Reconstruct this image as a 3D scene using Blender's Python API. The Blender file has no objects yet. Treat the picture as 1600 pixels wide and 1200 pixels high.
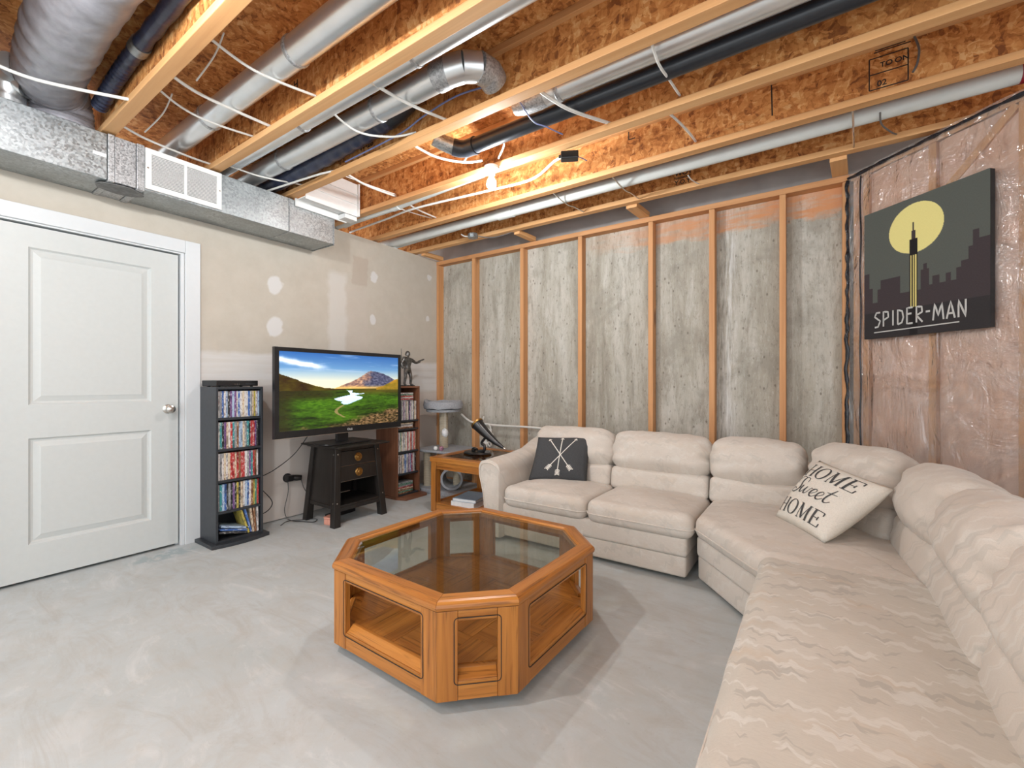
import bpy, bmesh, math, random
from mathutils import Vector, Matrix, noise
random.seed(7)
PI = math.pi
S = bpy.context.scene
C = S.collection

# ------------------------------------------------------------------ camera, world, exposure
TH = math.atan(476 / 694.0)
cam_d = bpy.data.cameras.new('camera')
cam = bpy.data.objects.new('camera', cam_d); C.objects.link(cam)
cam_d.sensor_width = 36.0
cam_d.lens = 36.0 * 694.0 / 1600.0
cam_d.shift_y = -1.0 / 1600.0
cam_d.clip_start = 0.02
cam.location = (0, 0, 1.15)
cam.rotation_euler = (PI / 2, 0, TH)
S.camera = cam

W = bpy.data.worlds.new('world'); S.world = W
W.use_nodes = True
WORLD_STRENGTH = 2.05
W.node_tree.nodes['Background'].inputs[0].default_value = (0.93, 0.97, 1.0, 1)
W.node_tree.nodes['Background'].inputs[1].default_value = WORLD_STRENGTH
BULB_A, BULB_B, FILL_BULB = 780.0, 1200.0, 550.0     # bulb radiance
S.view_settings.view_transform = 'Standard'
S.view_settings.look = 'None'
S.view_settings.gamma = 1.0
S.view_settings.use_curve_mapping = False
S.view_settings.exposure = 0.26

# ------------------------------------------------------------------ node helpers
class NT:
    def __init__(s, name):
        s.m = bpy.data.materials.new(name); s.m.use_nodes = True
        s.t = s.m.node_tree; s.n = s.t.nodes; s.b = s.n['Principled BSDF']; s.out = s.n['Material Output']
    def add(s, typ, **kw):
        n = s.n.new(typ)
        for k, v in kw.items(): setattr(n, k, v)
        return n
    def link(s, a, b): s.t.links.new(a, b)
    def put(s, sock, v):
        if isinstance(v, bpy.types.NodeSocket): s.link(v, sock)
        elif isinstance(v, (tuple, list)) and len(v) == 3 and sock.type == 'RGBA': sock.default_value = (*v, 1)
        else: sock.default_value = v
    def coord(s, scale=(1, 1, 1), kind='Object', rot=(0, 0, 0), loc=(0, 0, 0)):
        tc = s.add('ShaderNodeTexCoord'); mp = s.add('ShaderNodeMapping')
        s.link(tc.outputs[kind], mp.inputs[0])
        mp.inputs['Scale'].default_value = scale; mp.inputs['Rotation'].default_value = rot; mp.inputs['Location'].default_value = loc
        return mp.outputs[0]
    def noise(s, co, scale, detail=4, rough=.55, dist=0.0, col=False):
        n = s.add('ShaderNodeTexNoise'); s.link(co, n.inputs['Vector'])
        n.inputs['Scale'].default_value = scale; n.inputs['Detail'].default_value = detail
        n.inputs['Roughness'].default_value = rough; n.inputs['Distortion'].default_value = dist
        return n.outputs[1 if col else 0]
    def vor(s, co, scale, out='Color', feature='F1', rnd=1.0):
        n = s.add('ShaderNodeTexVoronoi', feature=feature); s.link(co, n.inputs['Vector'])
        n.inputs['Scale'].default_value = scale; n.inputs['Randomness'].default_value = rnd
        return n.outputs[out]
    def ramp(s, fac, stops, interp='LINEAR'):
        n = s.add('ShaderNodeValToRGB'); cr = n.color_ramp; cr.interpolation = interp
        while len(cr.elements) < len(stops): cr.elements.new(.5)
        for e, (p, c) in zip(cr.elements, stops):
            e.position = p; e.color = (c, c, c, 1) if isinstance(c, (int, float)) else (*c, 1)
        s.link(fac, n.inputs[0]); return n.outputs[0]
    def mix(s, fac, a, b, blend='MIX'):
        n = s.add('ShaderNodeMix', data_type='RGBA', blend_type=blend)
        s.put(n.inputs[0], fac); s.put(n.inputs[6], a); s.put(n.inputs[7], b)
        return n.outputs[2]
    def math(s, op, a, b=0.0, clamp=False):
        n = s.add('ShaderNodeMath', operation=op, use_clamp=clamp)
        s.put(n.inputs[0], a); s.put(n.inputs[1], b); return n.outputs[0]
    def sep(s, co):
        n = s.add('ShaderNodeSeparateXYZ'); s.link(co, n.inputs[0]); return n.outputs
    def bump(s, h, strength=.3, dist=.01):
        n = s.add('ShaderNodeBump'); s.link(h, n.inputs['Height'])
        n.inputs['Strength'].default_value = strength; n.inputs['Distance'].default_value = dist
        s.link(n.outputs[0], s.b.inputs['Normal']); return n.outputs[0]
    def set(s, **kw):
        for k, v in kw.items(): s.put(s.b.inputs[k.replace('_', ' ')], v)
        return s.m

def plain(name, col, rough=.5, metal=0.0, var=.08, scale=30.0, bump=.05, spec=.5):
    t = NT(name); co = t.coord()
    n = t.noise(co, scale, 3)
    dark = tuple(c * (1 - var) for c in col); lite = tuple(min(1, c * (1 + var)) for c in col)
    if bump: t.bump(n, bump, .004)
    t.b.inputs['Specular IOR Level'].default_value = spec
    return t.set(Base_Color=t.ramp(n, [(.3, dark), (.7, lite)]), Roughness=rough, Metallic=metal)

def wood(name, cols, axis, rough=.45, gs=1.0, knots=0.0, bump=.12, grain=0.0, turn=0.0):
    """cols dark, mid, light; the grain runs along axis"""
    t = NT(name)
    sc = [46 * gs] * 3; sc[axis] = 1.7 * gs
    if turn:
        tc = t.add('ShaderNodeTexCoord'); vr = t.add('ShaderNodeVectorRotate', rotation_type='Z_AXIS'); t.link(tc.outputs['Object'], vr.inputs['Vector']); vr.inputs['Angle'].default_value = turn
        mp = t.add('ShaderNodeMapping'); t.link(vr.outputs[0], mp.inputs[0]); mp.inputs['Scale'].default_value = sc; co = mp.outputs[0]
    else: co = t.coord(tuple(sc))
    oi = t.add('ShaderNodeObjectInfo')
    off = t.add('ShaderNodeVectorMath', operation='ADD')
    mul = t.math('MULTIPLY', oi.outputs['Random'], 37.0)
    t.link(co, off.inputs[0]); t.link(mul, off.inputs[1]); co = off.outputs[0]
    n1 = t.noise(co, 1.0, 5, .6, .6); n2 = t.noise(co, .22, 3, .5, 1.2)
    c = t.ramp(n1, [(.25, cols[0]), (.5, cols[1]), (.78, cols[2])])
    c2 = t.ramp(n2, [(.3, cols[0]), (.55, cols[1]), (.75, cols[2])])
    c = t.mix(.5, c, c2)
    if grain: c = t.mix(t.ramp(t.noise(co, 1.7, 3, .7, .3), [(.36, grain), (.46, 0.0)]), c, tuple(x * .45 for x in cols[0]))
    if knots:
        k = [3.2] * 3; k[axis] = 1.1
        v = t.vor(t.coord(tuple(k)), 1.0, 'Distance')
        kn = t.ramp(v, [(.05, 1.0), (.11, 0.0)])
        c = t.mix(t.math('MULTIPLY', kn, knots), c, tuple(x * .35 for x in cols[0]))
    t.bump(n1, bump, .003)
    return t.set(Base_Color=c, Roughness=rough)

OAK = ((.22, .066, .011), (.44, .165, .030), (.58, .25, .055))
PINE = ((.50, .235, .085), (.68, .37, .155), (.78, .48, .235))
M = {}
for i, a in enumerate('xyz'):
    M['oak_' + a] = wood('oak_' + a, OAK, i, .32, 1.0, 0.0, .12, .6)
    M['pine_' + a] = wood('pine_' + a, PINE, i, .6, .6, .8)
    M['stud_' + a] = wood('stud_' + a, ((.40, .17, .065), (.60, .30, .125), (.72, .40, .19)), i, .65, .7, .8)
    M['walnut_' + a] = wood('walnut_' + a, ((.12, .045, .022), (.23, .095, .05), (.33, .15, .085)), i, .4, .8)

M['oak_d1'] = wood('oak_d1', OAK, 0, .32, 1.0, 0.0, .12, .6, -PI / 4); M['oak_d2'] = wood('oak_d2', OAK, 0, .32, 1.0, 0.0, .12, .6, PI / 4)

def osb(name, rot):
    t = NT(name)
    co = t.coord((1, 1, 1), rot=rot)
    d = t.noise(co, 6.0, 3, .6, 0, True)
    add = t.add('ShaderNodeVectorMath', operation='MULTIPLY_ADD')
    t.link(d, add.inputs[0]); add.inputs[1].default_value = (.10, .10, .10); t.link(co, add.inputs[2])
    chips = []
    for r, sc in (((0, .5, .4), (44, 44, 14)), ((.9, .2, -.6), (15, 40, 42)), ((.3, -.7, 1.3), (42, 15, 40))):
        mp = t.add('ShaderNodeMapping'); t.link(add.outputs[0], mp.inputs[0])
        mp.inputs['Rotation'].default_value = r; mp.inputs['Scale'].default_value = sc
        v = t.add('ShaderNodeTexVoronoi', feature='F1', distance='CHEBYCHEV'); t.link(mp.outputs[0], v.inputs['Vector'])
        v.inputs['Scale'].default_value = 1.0
        chips.append(t.sep(v.outputs['Color'])[0])
    f = t.math('ADD', t.math('MULTIPLY', chips[0], .4), t.math('ADD', t.math('MULTIPLY', chips[1], .35), t.math('MULTIPLY', chips[2], .25)))
    g = t.noise(co, 70, 4, .7)
    f = t.math('ADD', t.math('MULTIPLY', f, .75), t.math('MULTIPLY', g, .25))
    c = t.ramp(f, [(.22, (.22, .07, .016)), (.36, (.43, .155, .036)), (.50, (.58, .235, .062)), (.64, (.68, .32, .10)), (.8, (.78, .46, .20))])
    t.bump(f, .5, .004)
    return t.set(Base_Color=c, Roughness=.75)
M['osb_web'] = osb('osb_web', (0, 0, 0))
M['osb_floor'] = osb('osb_floor', (.3, .2, .5))

def floor_mat():
    t = NT('concrete_floor'); co = t.coord()
    a = t.noise(co, 1.3, 6, .6, .5); b = t.noise(co, 5.5, 8, .7, .8); c = t.noise(co, 60, 4, .7)
    base = t.ramp(a, [(.3, (.42, .455, .455)), (.5, (.47, .505, .51)), (.7, (.515, .55, .56))])
    base = t.mix(t.ramp(b, [(.32, .6), (.55, 0.0)]), base, (.435, .43, .40))
    base = t.mix(t.ramp(t.noise(co, 3.1, 5, .65, 1.0), [(.55, 0.0), (.72, .35)]), base, (.62, .62, .615))
    streak = t.noise(t.coord((2.2, 6.5, 1), rot=(0, 0, .5)), 1.0, 8, .72, 1.2)
    base = t.mix(t.ramp(streak, [(.36, .55), (.5, 0.0)]), base, (.40, .395, .37))
    base = t.mix(t.ramp(streak, [(.56, 0.0), (.68, .5)]), base, (.64, .645, .64))
    px, py, pz_ = t.sep(co)
    dd = t.math('ADD', t.math('POWER', t.math('MULTIPLY', t.math('ADD', px, 3.60), 9.0), 2.0), t.math('POWER', t.math('MULTIPLY', t.math('SUBTRACT', py, 1.13), 4.5), 2.0))
    base = t.mix(t.math('MULTIPLY', t.ramp(dd, [(.4, 1.0), (.95, 0.0)]), t.ramp(t.noise(co, 16, 4, .6), [(.44, 0.0), (.52, .85)])), base, (.33, .40, .42))
    sp = t.ramp(c, [(.25, .55), (.36, 0.0)])
    base = t.mix(sp, base, (.27, .26, .24))
    t.bump(b, .12, .004)
    return t.set(Base_Color=base, Roughness=t.ramp(b, [(.3, .58), (.7, .75)]))
M['floor'] = floor_mat()

def concrete_wall():
    t = NT('concrete_wall'); co = t.coord()
    v = t.coord((5, 5, .5)); big = t.noise(v, 1.0, 7, .66, .4)
    fine = t.noise(t.coord((11, 11, 2.0)), 1.0, 9, .78, .5)
    blot = t.noise(co, 2.2, 6, .65, .3)
    base = t.ramp(big, [(.28, (.27, .245, .195)), (.45, (.40, .375, .315)), (.6, (.49, .47, .415)), (.8, (.56, .545, .49))])
    base = t.mix(t.ramp(fine, [(.36, .75), (.50, 0.0)]), base, (.27, .245, .20))
    base = t.mix(t.ramp(fine, [(.54, 0.0), (.68, .6)]), base, (.62, .61, .57))
    base = t.mix(t.ramp(blot, [(.36, .7), (.48, 0.0)]), base, (.29, .27, .225))
    grit = t.noise(t.coord((46, 46, 15)), 1.0, 5, .75)
    base = t.mix(t.ramp(grit, [(.36, .65), (.45, 0.0)]), base, (.22, .20, .165))
    base = t.mix(t.ramp(grit, [(.58, 0.0), (.68, .45)]), base, (.63, .62, .59))
    pit = t.vor(t.coord((17, 17, 10)), 1.0, 'Distance')
    base = t.mix(t.ramp(pit, [(.07, .75), (.14, 0.0)]), base, (.15, .13, .10))
    x, y, z = t.sep(co)
    # drip streaks of lime between the two studs near the angled wall
    wob = t.math('MULTIPLY', t.noise(t.coord((3, 3, 2.2)), 1.0, 3), .10)
    sx = t.math('ABSOLUTE', t.math('SUBTRACT', t.math('ADD', x, wob), -.53))
    streak = t.math('MULTIPLY', t.ramp(sx, [(.0, 1.0), (.075, 0.0)]), t.ramp(t.noise(t.coord((70, 70, 5)), 1.0, 5, .7), [(.42, 0.0), (.6, .9)]))
    base = t.mix(streak, base, (.66, .66, .64))
    sx2 = t.math('ABSOLUTE', t.math('SUBTRACT', t.math('ADD', x, wob), -.60))
    dk = t.math('MULTIPLY', t.ramp(sx2, [(.0, 1.0), (.11, 0.0)]), t.ramp(t.noise(t.coord((45, 45, 4), loc=(3, 0, 1)), 1.0, 5, .7), [(.45, 0.0), (.62, .8)]))
    base = t.mix(dk, base, (.17, .16, .135))
    # rusty orange form-board residue along the top, mostly towards the angled wall
    edge = t.math('ADD', z, t.math('MULTIPLY', t.noise(t.coord((5, 5, 14)), 1.0, 5, .65), -.30))
    band = t.ramp(t.math('SUBTRACT', edge, 2.14), [(.06, 0.0), (.12, 1.0)])
    lr = t.ramp(t.math('MULTIPLY', t.math('ADD', x, 2.4), .45), [(.2, 0.0), (.75, 1.0)])
    om = t.math('MULTIPLY', t.math('MULTIPLY', band, lr), t.ramp(t.noise(t.coord((4, 4, 22)), 1.0, 4, .6), [(.35, .25), (.6, .95)]))
    base = t.mix(om, base, (.60, .27, .12))
    t.bump(t.math('ADD', fine, t.math('MULTIPLY', blot, .6)), .35, .008)
    return t.set(Base_Color=base, Roughness=.85)
M['concrete_wall'] = concrete_wall()

def drywall():
    t = NT('drywall'); co = t.coord(); x, y, z = t.sep(co)
    n = t.noise(co, 9, 5, .6)
    nb = t.math('MULTIPLY', t.math('SUBTRACT', t.noise(co, 7, 4, .6), .5), .10)
    yy = t.math('ADD', y, nb); zz = t.math('ADD', z, t.math('MULTIPLY', nb, .45))
    def band(v, a, b, s=.012):
        up = t.add('ShaderNodeMapRange'); t.link(v, up.inputs[0]); up.inputs[1].default_value = a - s; up.inputs[2].default_value = a + s
        dn = t.add('ShaderNodeMapRange'); t.link(v, dn.inputs[0]); dn.inputs[1].default_value = b - s; dn.inputs[2].default_value = b + s
        return t.math('SUBTRACT', up.outputs[0], dn.outputs[0], True)
    def disc(cy, cz, r):
        dy = t.math('SUBTRACT', yy, cy); dz = t.math('MULTIPLY', t.math('SUBTRACT', zz, cz), .8)
        d = t.math('ADD', t.math('MULTIPLY', dy, dy), t.math('MULTIPLY', dz, dz))
        return t.ramp(t.math('DIVIDE', d, r * r), [(.55, 1.0), (.9, 0.0)])
    paper = t.ramp(n, [(.3, (.50, .455, .385)), (.7, (.545, .50, .43))])
    base = paper
    low = band(zz, -1.0, 1.06, .03)
    base = t.mix(low, base, (.60, .545, .50))
    mud = (.66, .65, .635)
    seam = band(zz, 1.06, 1.385, .018)
    st = t.ramp(t.noise(t.coord((1, 1.2, 26)), 1.0, 3, .5), [(.35, .65), (.6, 1.0)])
    base = t.mix(t.math('MULTIPLY', seam, st), base, mud)
    vert = t.math('MULTIPLY', band(yy, 2.43, 2.62, .02), band(zz, -1, 2.19, .03))
    base = t.mix(t.math('MULTIPLY', vert, .62), base, (.65, .63, .60))
    vert2 = t.math('MULTIPLY', band(yy, 2.62, 2.86, .03), band(zz, -1, 2.10, .03))
    base = t.mix(t.math('MULTIPLY', vert2, .30), base, (.57, .50, .45))
    duct_shade = t.math('MULTIPLY', band(yy, 2.68, 2.86, .008), band(zz, 2.12, 2.40, .01))
    base = t.mix(t.math('MULTIPLY', duct_shade, .5), base, (.43, .345, .28))  # shadow below the duct end, painted into the wall colour
    for cy, cz, r in ((1.94, 1.97, .07), (1.94, 1.625, .075), (2.945, 2.235, .055), (2.93, 1.80, .05), (3.72, 2.38, .035), (3.70, 1.9, .03)):
        base = t.mix(disc(cy, cz, r), base, mud)
    t.bump(n, .08, .004)
    return t.set(Base_Color=base, Roughness=.9)
M['drywall'] = drywall()

def galv(name, base=(.62, .64, .66), spangle=45.0, rough=.34, dull=0.0, lo=.62, blotch=.35):
    t = NT(name); co = t.coord()
    v = t.vor(co, spangle); f = t.sep(v)[0]
    n = t.noise(co, 4, 4)
    c = t.ramp(f, [(.0, tuple(b * lo for b in base)), (.5, base), (1.0, tuple(min(1, b * (1 + (1 - lo) * .8)) for b in base))])
    c = t.mix(t.ramp(n, [(.4, blotch), (.65, 0.0)]), c, tuple(b * .6 for b in base))
    t.bump(n, .1, .01)
    return t.set(Base_Color=c, Metallic=1.0 - dull, Roughness=t.ramp(f, [(0, rough), (1, rough + .16)]))
M['galv'] = galv('galvanised_sheet', (.42, .45, .46), 95, .36, .10, .70, .5)
M['pipe'] = plain('galvanised_pipe', (.72, .74, .745), .30, .82, .06, 6, .0)
M['duct_tape'] = galv('foil_tape', (.48, .49, .50), 140, .4, .3)
M['flex_grey'] = plain('grey_plastic_wrap', (.27, .265, .29), .35, 0, .15, 22, .5)
M['flex_dark'] = plain('dark_flex_wrap', (.030, .038, .075), .3, 0, .3, 25, .5)
M['abs'] = plain('black_abs', (.018, .021, .027), .28, 0, .1)
M['pvc'] = plain('white_pvc', (.64, .66, .635), .5, 0, .04, 8, .02)
M['cable'] = plain('white_cable', (.70, .69, .65), .45, 0, .05)
M['cable_grey'] = plain('grey_cable', (.13, .125, .12), .5)
M['cable_blue'] = plain('blue_cable', (.16, .19, .36), .45)
M['black'] = plain('black_plastic', (.012, .012, .013), .3, 0, .2)
M['black_matte'] = plain('black_rubber', (.016, .016, .017), .6, 0, .2)
M['black_lam'] = plain('black_laminate', (.028, .032, .038), .42, 0, .15)
M['black_wood'] = wood('black_stained_wood', ((.010, .008, .007), (.018, .015, .013), (.032, .027, .024)), 2, .35)
M['brass'] = plain('aged_brass', (.42, .24, .075), .32, 1.0, .35, 70, .6)
M['steel'] = plain('brushed_nickel', (.62, .60, .56), .25, 1.0, .05)
M['steel_dark'] = plain('dark_pewter', (.16, .16, .155), .38, .9, .45, 80, .6)
M['white_paint'] = plain('white_door_paint', (.545, .57, .56), .42, 0, .015, 40, .03)
M['white_trim'] = plain('white_trim_paint', (.63, .655, .67), .4, 0, .01, 40, .02)
M['white_metal'] = plain('white_metal', (.76, .76, .745), .45, 0, .02)
M['pink'] = plain('pink_plastic', (.66, .30, .22), .5, 0, .15)
M['grey_panel'] = plain('grey_rim_board', (.40, .385, .37), .8, 0, .12, 5)
M['carpet_grey'] = plain('grey_plush', (.33, .345, .37), .95, 0, .2, 120, .8)
M['ink'] = plain('black_ink', (.02, .015, .013), .7)
M['charcoal_ink'] = plain('charcoal_ink', (.055, .055, .055), .8)
M['cream_ink'] = plain('cream_print', (.72, .69, .62), .85)
M['paper'] = plain('paper', (.74, .74, .74), .6)
M['book_cover'] = plain('slate_cover', (.22, .28, .36), .4)
M['sealant'] = plain('black_sealant', (.016, .016, .02), .25, 0, .3, 60, .8)
M['charcoal_fabric'] = plain('charcoal_linen', (.052, .054, .057), .9, 0, .22, 260, .6)
M['cream_fabric'] = plain('cream_linen', (.70, .66, .585), .9, 0, .06, 200, .4)
M['porcelain'] = plain('white_porcelain', (.80, .79, .77), .3)
M['grey_tape'] = plain('grey_mastic', (.17, .17, .165), .8, 0, .25, 35, .6)
M['shade_dark'] = plain('shade_dark_board', (.035, .035, .05), .9)  # near-black colour stands in for the shade of unlit spaces

def sisal():
    t = NT('sisal_rope'); co = t.coord()
    w = t.add('ShaderNodeTexWave', wave_type='BANDS', bands_direction='Z'); t.link(co, w.inputs[0])
    w.inputs['Scale'].default_value = 34; w.inputs['Distortion'].default_value = 1.5
    t.bump(w.outputs[1], .7, .006)
    return t.set(Base_Color=t.ramp(w.outputs[1], [(.1, (.40, .33, .23)), (.7, (.66, .58, .44))]), Roughness=.95)
M['sisal'] = sisal()

def fabric(name, k):
    """cream cloth woven with jagged flame-stitch patches"""
    t = NT(name); co = t.coord(); x, y, z = t.sep(co)
    def zig(v, f, amp): return t.math('MULTIPLY', t.math('PINGPONG', t.math('MULTIPLY', v, f), 1.0), amp)
    wob = t.math('MULTIPLY', t.noise(co, 9, 2), .05)
    u = t.math('ADD', x, wob); v = t.math('ADD', y, t.math('ADD', t.math('MULTIPLY', z, .8), zig(t.math('ADD', u, t.math('MULTIPLY', z, .6)), 34.0, .022)))
    v = t.math('ADD', v, zig(u, 85.0, .007))
    def field(su, sv, off):
        cb = t.add('ShaderNodeCombineXYZ'); t.link(t.math('MULTIPLY', u, su), cb.inputs[0]); t.link(t.math('MULTIPLY', v, sv), cb.inputs[1]); t.put(cb.inputs[2], off)
        return t.noise(cb.outputs[0], 1.0, 3, .55)
    g = field(6.5, 19, 0.0); w = field(7.5, 22, 7.0); tan = field(2.5, 9, 13.0)
    big = t.noise(co, 2.6, 3)
    base = t.ramp(big, [(.35, (.565, .50, .435)), (.65, (.615, .56, .50))] if k < 1 else [(.35, (.535, .495, .43)), (.65, (.60, .56, .495))])
    base = t.mix(t.ramp(tan, [(.56, 0.0), (.68, .6 * k)]), base, (.55, .44, .33))
    base = t.mix(t.ramp(w, [(.56, 0.0), (.585, .62 * k)]), base, (.69, .67, .62))
    base = t.mix(t.ramp(g, [(.585, 0.0), (.605, .62 * k)]), base, (.40, .375, .335))
    thr = t.noise(t.coord((35, 420, 420)), 1.0, 2, .6)
    base = t.mix(t.ramp(thr, [(.38, .22), (.55, 0.0)]), base, (.42, .385, .33))
    t.bump(t.math('ADD', t.math('MULTIPLY', thr, .4), t.math('MULTIPLY', w, .2)), .18, .004)
    t.b.inputs['Sheen Weight'].default_value = .15
    return t.set(Base_Color=base, Roughness=.88)
M['fabric'] = fabric('cream_damask', .42); M['fabric_bold'] = fabric('cream_damask_bold', 1.0); M['fabric_mid'] = fabric('cream_damask_mid', .6)

def insulation():
    t = NT('pink_insulation'); co = t.coord()
    a = t.noise(co, 4.5, 6, .65, .6); b = t.noise(co, 40, 4, .7)
    t.bump(t.math('ADD', a, t.math('MULTIPLY', b, .2)), .5, .02)
    return t.set(Base_Color=t.ramp(a, [(.3, (.66, .41, .295)), (.5, (.78, .53, .40)), (.7, (.85, .64, .53))]), Roughness=.95)
M['insulation'] = insulation()

def plastic_sheet():
    t = NT('clear_poly_sheet'); co = t.coord()
    n = t.noise(co, 3.2, 5, .6, 1.2); n2 = t.noise(t.coord((10, 10, 2.5)), 1.0, 3, .5, 1.5)
    h = t.math('ADD', n, t.math('MULTIPLY', n2, .5))
    bp = t.add('ShaderNodeBump'); t.link(h, bp.inputs['Height']); bp.inputs['Strength'].default_value = .8; bp.inputs['Distance'].default_value = .06
    tr = t.add('ShaderNodeBsdfTransparent'); tr.inputs[0].default_value = (.93, .92, .91, 1)
    gl = t.add('ShaderNodeBsdfGlossy'); gl.inputs['Roughness'].default_value = .10; t.link(bp.outputs[0], gl.inputs['Normal'])
    df = t.add('ShaderNodeBsdfDiffuse'); df.inputs[0].default_value = (.78, .76, .74, 1)
    fr = t.add('ShaderNodeFresnel'); fr.inputs[0].default_value = 1.45; t.link(bp.outputs[0], fr.inputs['Normal'])
    m1 = t.add('ShaderNodeMixShader'); t.link(t.ramp(n, [(.35, .10), (.7, .28)]), m1.inputs[0]); t.link(tr.outputs[0], m1.inputs[1]); t.link(df.outputs[0], m1.inputs[2])
    m2 = t.add('ShaderNodeMixShader'); t.link(t.math('MULTIPLY', fr.outputs[0], 3.0, True), m2.inputs[0]); t.link(m1.outputs[0], m2.inputs[1]); t.link(gl.outputs[0], m2.inputs[2])
    t.link(m2.outputs[0], t.out.inputs[0]); return t.m
M['poly'] = plastic_sheet()

def smoked_glass(name, tint):
    t = NT(name)
    tr = t.add('ShaderNodeBsdfTransparent'); tr.inputs[0].default_value = (*tint, 1)
    gl = t.add('ShaderNodeBsdfGlossy'); gl.inputs['Roughness'].default_value = .02
    fr = t.add('ShaderNodeFresnel'); fr.inputs[0].default_value = 1.5
    m = t.add('ShaderNodeMixShader'); ge = t.add('ShaderNodeNewGeometry'); t.link(t.math('MULTIPLY', fr.outputs[0], t.math('SUBTRACT', 1.0, ge.outputs['Backfacing'])), m.inputs[0]); t.link(tr.outputs[0], m.inputs[1]); t.link(gl.outputs[0], m.inputs[2])
    t.link(m.outputs[0], t.out.inputs[0]); return t.m
M['glass'] = smoked_glass('smoked_glass', (.74, .75, .695))

def bulb_mat(name, s):
    t = NT(name); e = t.add('ShaderNodeEmission'); e.inputs[0].default_value = (.96, .985, 1.0, 1); e.inputs[1].default_value = s
    t.link(e.outputs[0], t.out.inputs[0]); return t.m

def attr_mat(name, emit=0.0, rough=.5, spec=.5):
    t = NT(name); a = t.add('ShaderNodeVertexColor'); a.layer_name = 'print'
    t.b.inputs['Specular IOR Level'].default_value = spec
    t.set(Base_Color=a.outputs[0], Roughness=rough)
    if emit:
        t.set(Base_Color=(.01, .01, .01)); t.link(a.outputs[0], t.b.inputs['Emission Color']); t.b.inputs['Emission Strength'].default_value = emit
    return t.m

def spine_mat(name, col, alt):
    t = NT(name); oi = t.add('ShaderNodeObjectInfo')
    co = t.coord((60, 60, 1), 'Object'); off = t.add('ShaderNodeVectorMath', operation='ADD')
    t.link(co, off.inputs[0]); t.link(t.math('MULTIPLY', oi.outputs['Random'], 91.0), off.inputs[1])
    mp = t.add('ShaderNodeMapping'); t.link(off.outputs[0], mp.inputs[0]); mp.inputs['Scale'].default_value = (1.5, 1.5, 45)
    a = t.noise(mp.outputs[0], 1.0, 3, .6)
    mp2 = t.add('ShaderNodeMapping'); t.link(off.outputs[0], mp2.inputs[0]); mp2.inputs['Scale'].default_value = (.4, .4, 14)
    b = t.noise(mp2.outputs[0], 1.0, 2, .5)
    c = t.mix(t.ramp(a, [(.54, 0.0), (.62, .75)]), col, alt)
    c = t.mix(t.ramp(b, [(.36, .8), (.42, 0.0)]), c, tuple(x * .3 for x in col))
    return t.set(Base_Color=c, Roughness=.3)
SPINES = {
    'white': ((.68, .66, .64), (.25, .12, .12)), 'black': ((.03, .03, .035), (.55, .53, .5)), 'red': ((.45, .04, .04), (.75, .65, .6)),
    'blue': ((.05, .13, .38), (.6, .65, .72)), 'cream': ((.66, .55, .40), (.28, .10, .06)), 'grey': ((.27, .27, .28), (.65, .65, .62)),
    'green': ((.07, .22, .15), (.6, .62, .5)), 'yellow': ((.55, .44, .09), (.12, .1, .06)), 'pale blue': ((.40, .52, .66), (.1, .12, .3)),
    'purple': ((.17, .08, .22), (.6, .5, .6)), 'brown': ((.22, .09, .04), (.62, .5, .35)), 'teal': ((.05, .27, .29), (.65, .7, .65)),
}
for k, (a, b) in SPINES.items(): M['spine_' + k] = spine_mat('spine_' + k.replace(' ', '_'), a, b)

# ------------------------------------------------------------------ mesh helpers
def rotz(a): return Matrix.Rotation(a, 4, 'Z')
def tag(o, label=None, cat=None, group=None, kind=None):
    if label: o['label'] = label
    if cat: o['category'] = cat
    if group: o['group'] = group
    if kind: o['kind'] = kind
    return o
def thing(name, label, cat, loc=(0, 0, 0), rz=0.0, group=None):
    o = bpy.data.objects.new(name, None); C.objects.link(o); o.empty_display_size = .1
    o.location = loc; o.rotation_euler = (0, 0, rz)
    return tag(o, label, cat, group)
def mesh_obj(name, verts, faces, mat, parent=None, smooth=False, loc=None):
    me = bpy.data.meshes.new(name); me.from_pydata([tuple(v) for v in verts], [], faces); me.update()
    o = bpy.data.objects.new(name, me); C.objects.link(o)
    if mat: me.materials.append(M[mat] if isinstance(mat, str) else mat)
    if smooth: me.polygons.foreach_set('use_smooth', [True] * len(me.polygons))
    if parent: o.parent = parent
    if loc: o.location = loc
    return o
def fix_normals(o):
    bm = bmesh.new(); bm.from_mesh(o.data); bmesh.ops.recalc_face_normals(bm, faces=bm.faces); bm.to_mesh(o.data); bm.free(); return o

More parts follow.
